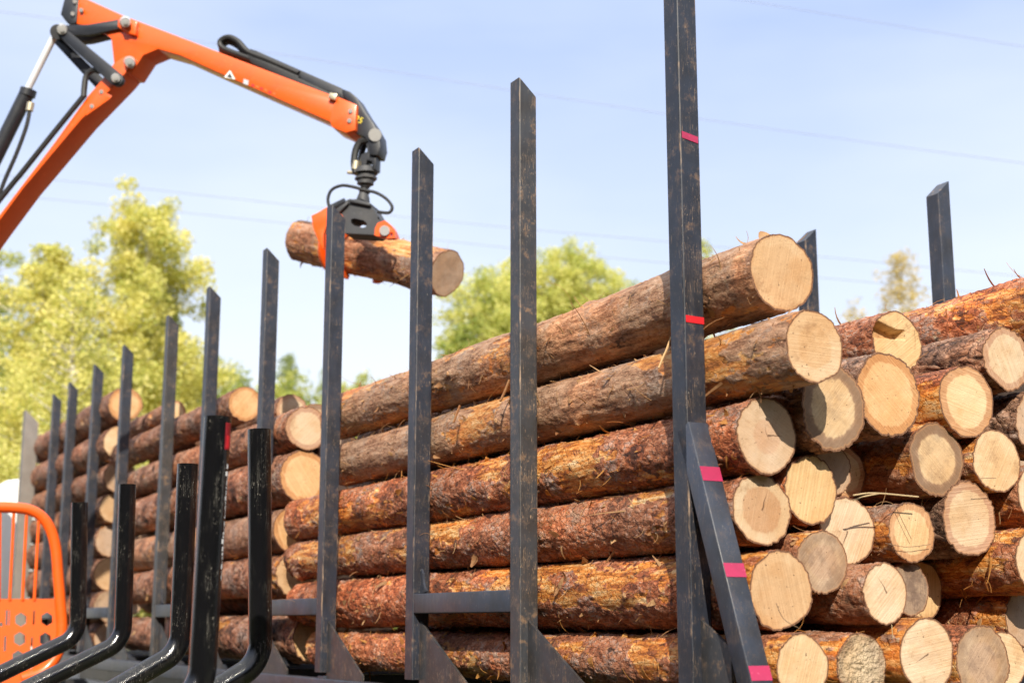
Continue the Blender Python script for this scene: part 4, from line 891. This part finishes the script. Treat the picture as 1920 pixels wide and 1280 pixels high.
tree('birch_tree', 130, 640, 24, 300, leafY, birchb, "low bright yellow birch in front of the tall ones", group=TG, n=12000, seed=5, gap=.35, leaf=.1)
tree('birch_tree', 10, 700, 26, 220, leafY, birchb, "low yellow birch at the left edge above the white cab", group=TG, n=11000, seed=15, leaf=.1)
tree('young_tree', 395, 650, 36, 190, leafG, birchb, "small thin green tree between the dark stakes left of the pipes", group=TG, n=5000, seed=6, gap=.25)
tree('young_tree', 340, 690, 34, 220, leafG, birchb, "bushy yellow-green tree above the second bay's small log end", group=TG, n=12000, seed=16, gap=.05)
tree('spruce_tree', 535, 632, 55, 170, leafC, pineb, "taller of the two distant conifer tops right of the bare sky gap", 'conifer', n=9000, seed=7, shape='cone', low=.3, leaf=.2)
tree('spruce_tree', 592, 660, 58, 160, leafC, pineb, "lower distant conifer top beside the fourth near stake", 'conifer', n=9000, seed=8, shape='cone', low=.3, leaf=.2)
tree('spruce_tree', 445, 685, 60, 160, leafC, pineb, "distant dark conifer top beside the sixth stake", 'conifer', n=8000, seed=18, shape='cone', low=.3, leaf=.2)
tree('young_tree', 672, 678, 50, 130, leafG, pineb, "small round distant tree in the gap before the third stake", group=TG, n=6000, seed=9, leaf=.16)
tree('young_tree', 735, 715, 50, 110, leafG, pineb, "lowest little distant tree touching the third stake's left side", group=TG, n=4000, seed=10, leaf=.16)
tree('young_tree', 850, 570, 33, 170, leafG, pineb, "low yellow-green bush under the cut end of the held log", group=TG, n=14000, seed=31, leaf=.12, low=.1)
tree('maple_tree', 895, 490, 34, 330, leafM, pineb, "left part of the bushy light green trees under the hanging log", group=TG, n=42000, seed=11, leaf=.12, low=.1)
tree('maple_tree', 955, 462, 35, 260, leafM, pineb, "yellow-green crown left of the scuffed stake, before the others", group=TG, n=22000, seed=34, leaf=.12, low=.1)
tree('maple_tree', 1055, 448, 35, 240, leafM, pineb, "middle of the bushy light green trees, between its two higher tops", group=TG, n=30000, seed=33, leaf=.12, low=.1)
tree('maple_tree', 1010, 425, 36, 300, leafM, pineb, "yellow-green tree directly behind the scuffed stake", group=TG, n=40000, seed=12, leaf=.12, low=.1)
tree('maple_tree', 1110, 420, 36, 250, leafM, pineb, "pointed light green tree right of the scuffed stake", group=TG, n=34000, seed=13, leaf=.12, low=.1)
tree('young_tree', 1165, 480, 38, 150, leafG, pineb, "small green tree at the right end of the middle tree group", group=TG, n=8000, seed=14, gap=.15, leaf=.12)
tree('pine_tree', 1342, 400, 45, 130, leafM, pineb, "narrow green tree top over the uppermost log beside the tall stake", 'conifer', n=9000, seed=19, shape='tall', gap=.15, leaf=.15)
tree('pine_tree', 1545, 540, 45, 80, leafG, pineb, "tiny green tree tip right of the second far-side stake", 'conifer', n=2500, seed=20, shape='tall', gap=.2, leaf=.15)
tree('birch_tree', 1705, 432, 40, 190, leafO, birchb, "sparse orange-yellow birch with a pale trunk before the far stake on the right", group=TG, n=7500, seed=21, shape='tall', gap=.3, leaf=.12, low=.3)
tree('birch_tree', 1650, 535, 42, 140, leafO, birchb, "low faint orange birch left of the sparse tall one", group=TG, n=5500, seed=22, gap=.2, leaf=.12)

for k_, (x_, y_, w_, lab_) in enumerate(((425, 672, 150, "soft green bush low between the two dark stakes left of the tallest pipe"), (478, 694, 120, "low pale bush just left of the fifth near stake"), (560, 682, 170, "broad pale bush below the two distant conifer tops"), (628, 694, 130, "low bush hidden half by the fourth near stake"), (700, 700, 130, "low pale bush between the fourth and third near stakes"))):
    tree('bush', x_, y_, 44, w_, leafM if k_ % 2 else leafG, pineb, lab_, 'bush', 'low bushes beyond the rear logs', n=7000, seed=50 + k_, low=.05, leaf=.16)
# far wood that closes the horizon behind everything
n = 26000; rs = np.random.default_rng(3); X = rs.uniform(-90, 70, n); tp2 = 3.2 + 1.6 * vnoise(np.stack([X * .23, X * 0, X * 0], 1), 4) + 1.0 * vnoise(np.stack([X * .9, X * 0, X * 0], 1), 5)
Zr = rs.random(n) ** .8 * (tp2 + 1.5); P = np.stack([X, 95 + rs.uniform(-4, 4, n), Zr], 1); u = rs.normal(0, .35, (n, 3)); v = rs.normal(0, .35, (n, 3))
V = np.stack([P - u, P + v, P + u, P - v], 1).reshape(-1, 3)
tag(meshobj('far_wood', V, np.arange(n * 4).reshape(-1, 4), leafD, None, dict(cell=np.repeat(rs.random(n), 4))), "dark low wood along the horizon behind the trailer", 'wood', kind='stuff')

# unseen wood added behind the camera and beside it to darken reflections and fill
n = 42000; A_ = rs.uniform(math.radians(75), math.radians(285), n); Rr = rs.uniform(27, 34, n); X = np.sin(A_) * Rr * 1.1; Y = np.cos(A_) * Rr
tp3 = 12.5 + 2.0 * vnoise(np.stack([X * .12, Y * .12, X * 0], 1), 6) + 2 * vnoise(np.stack([X * .5, Y * .5, X * 0], 1), 7)
P = np.stack([X, Y, rs.random(n) * tp3], 1); u = rs.normal(0, .45, (n, 3)); v = rs.normal(0, .45, (n, 3))
V = np.stack([P - u, P + v, P + u, P - v], 1).reshape(-1, 3)
tag(meshobj('unseen_shade_wood', V, np.arange(n * 4).reshape(-1, 4), m_leaf("dark_wood_leaf", [(.1, (.03, .05, .015)), (.6, (.08, .11, .035)), (.95, (.15, .16, .06))]), None, dict(cell=np.repeat(rs.random(n), 4))), "unseen dark wood added behind the camera to cut reflections and fill", 'wood', kind='stuff')
# stalks, splinters and a leaf caught between the cut ends
def stalk(pts, s_, r, mat, label, name='dry_stalk', cat='stalk', group='dry stalks caught between the cut ends'):
    P = []
    for (x, y) in pts: d = ray(x, y); P.append(Vector((0, 0, EYE)) + d * (s_ / d.dot(Dv)))
    tag(MB().tube(curve_pts(P, 4), r, 5).build(name, mat, None), label, cat, group)
straw = m_paint("dry_straw", (.45, .33, .18), .3, .7); strawd = m_paint("dark_straw", (.16, .10, .06), .3, .7)
stalk([(1600, 928), (1640, 924), (1722, 931)], 3.93, .0028, straw, "pale splinter lying level under the amber sooty-rimmed log")
stalk([(1600, 938), (1622, 930), (1648, 925)], 3.95, .0025, straw, "short pale splinter rising left of the grass-crossed cream end")
stalk([(1680, 950), (1694, 980), (1709, 1010)], 3.985, .0012, strawd, "dark thin stalk slanting across the yellow peeled log's cream end")
stalk([(1660, 1018), (1700, 1025), (1745, 1020)], 3.985, .0012, strawd, "thin stalk lying level across the lower part of the grass-crossed end")
stalk([(1672, 1170), (1673, 1182), (1674, 1196)], 3.83, .0014, straw, "pale fibre hanging from the tip of the lemon-shaped end")
stalk([(1836, 897), (1850, 896), (1868, 896)], 3.93, .0012, strawd, "dark stalk touching the lower left of the very bright cream end")
stalk([(1455, 1130), (1470, 1160), (1500, 1178)], 3.80, .0012, strawd, "curved dark fibre beside the brace below the largest pale end")
stalk([(1258, 632), (1250, 655), (1244, 668), (1235, 690)], 4.30, .0045, m_paint("tan_curl", (.50, .30, .14), .2, .7), "long tan bark sliver hanging under the topmost log beside the tall stake", 'bark_curl', 'bark', 'loose bark curls')
stalk([(955, 712), (947, 732), (938, 752)], 5.62, .006, M['chip'], "tan bark sliver hanging under the topmost log left of the scuffed stake", 'bark_curl', 'bark', 'loose bark curls')
stalk([(862, 760), (856, 776), (850, 792)], 6.1, .006, M['chip'], "pair of bark slivers hanging between the second and third near stakes", 'bark_curl', 'bark', 'loose bark curls')
# ------------------------------------------------------------------ power lines, ground
wirem = m_paint("grey_wire", (.26, .28, .32), .1, .5)
def wire(pts, d0, d1, label):
    P = []; n = len(pts); xs = [p[0] for p in pts]
    for (x, y) in pts: P.append(at_depth(x, y, lerp(d0, d1, (x + 300) / 2500)))
    tag(MB().tube(curve_pts(P, 8), .009, 6).build('power_line', wirem, None, smooth=True), label, 'power line', 'power lines crossing the sky')
wire([(-400, -5), (0, 22), (530, 103), (950, 168), (1320, 224), (1920, 306), (2300, 350)], 40, 40, "power line sagging from behind the crane elbow to mid height at the right edge")
wire([(1100, -45), (1400, 2), (1920, 88), (2300, 150)], 40, 42, "uppermost power line in the top right corner")
wire([(-400, 330), (80, 372), (530, 418), (950, 464), (1240, 492), (1920, 556), (2300, 590)], 42, 40, "power line passing just behind the log held in the grapple")
wire([(-400, 300), (100, 337), (600, 390), (950, 426), (1240, 452), (1920, 518), (2300, 552)], 42, 40, "faint power line just above the one behind the held log")
g = 900
tag(meshobj('ground', [(-g, -g, 0), (g, -g, 0), (g, g, 0), (-g, g, 0)], [(0, 1, 2, 3)], M['ground']), kind='structure')
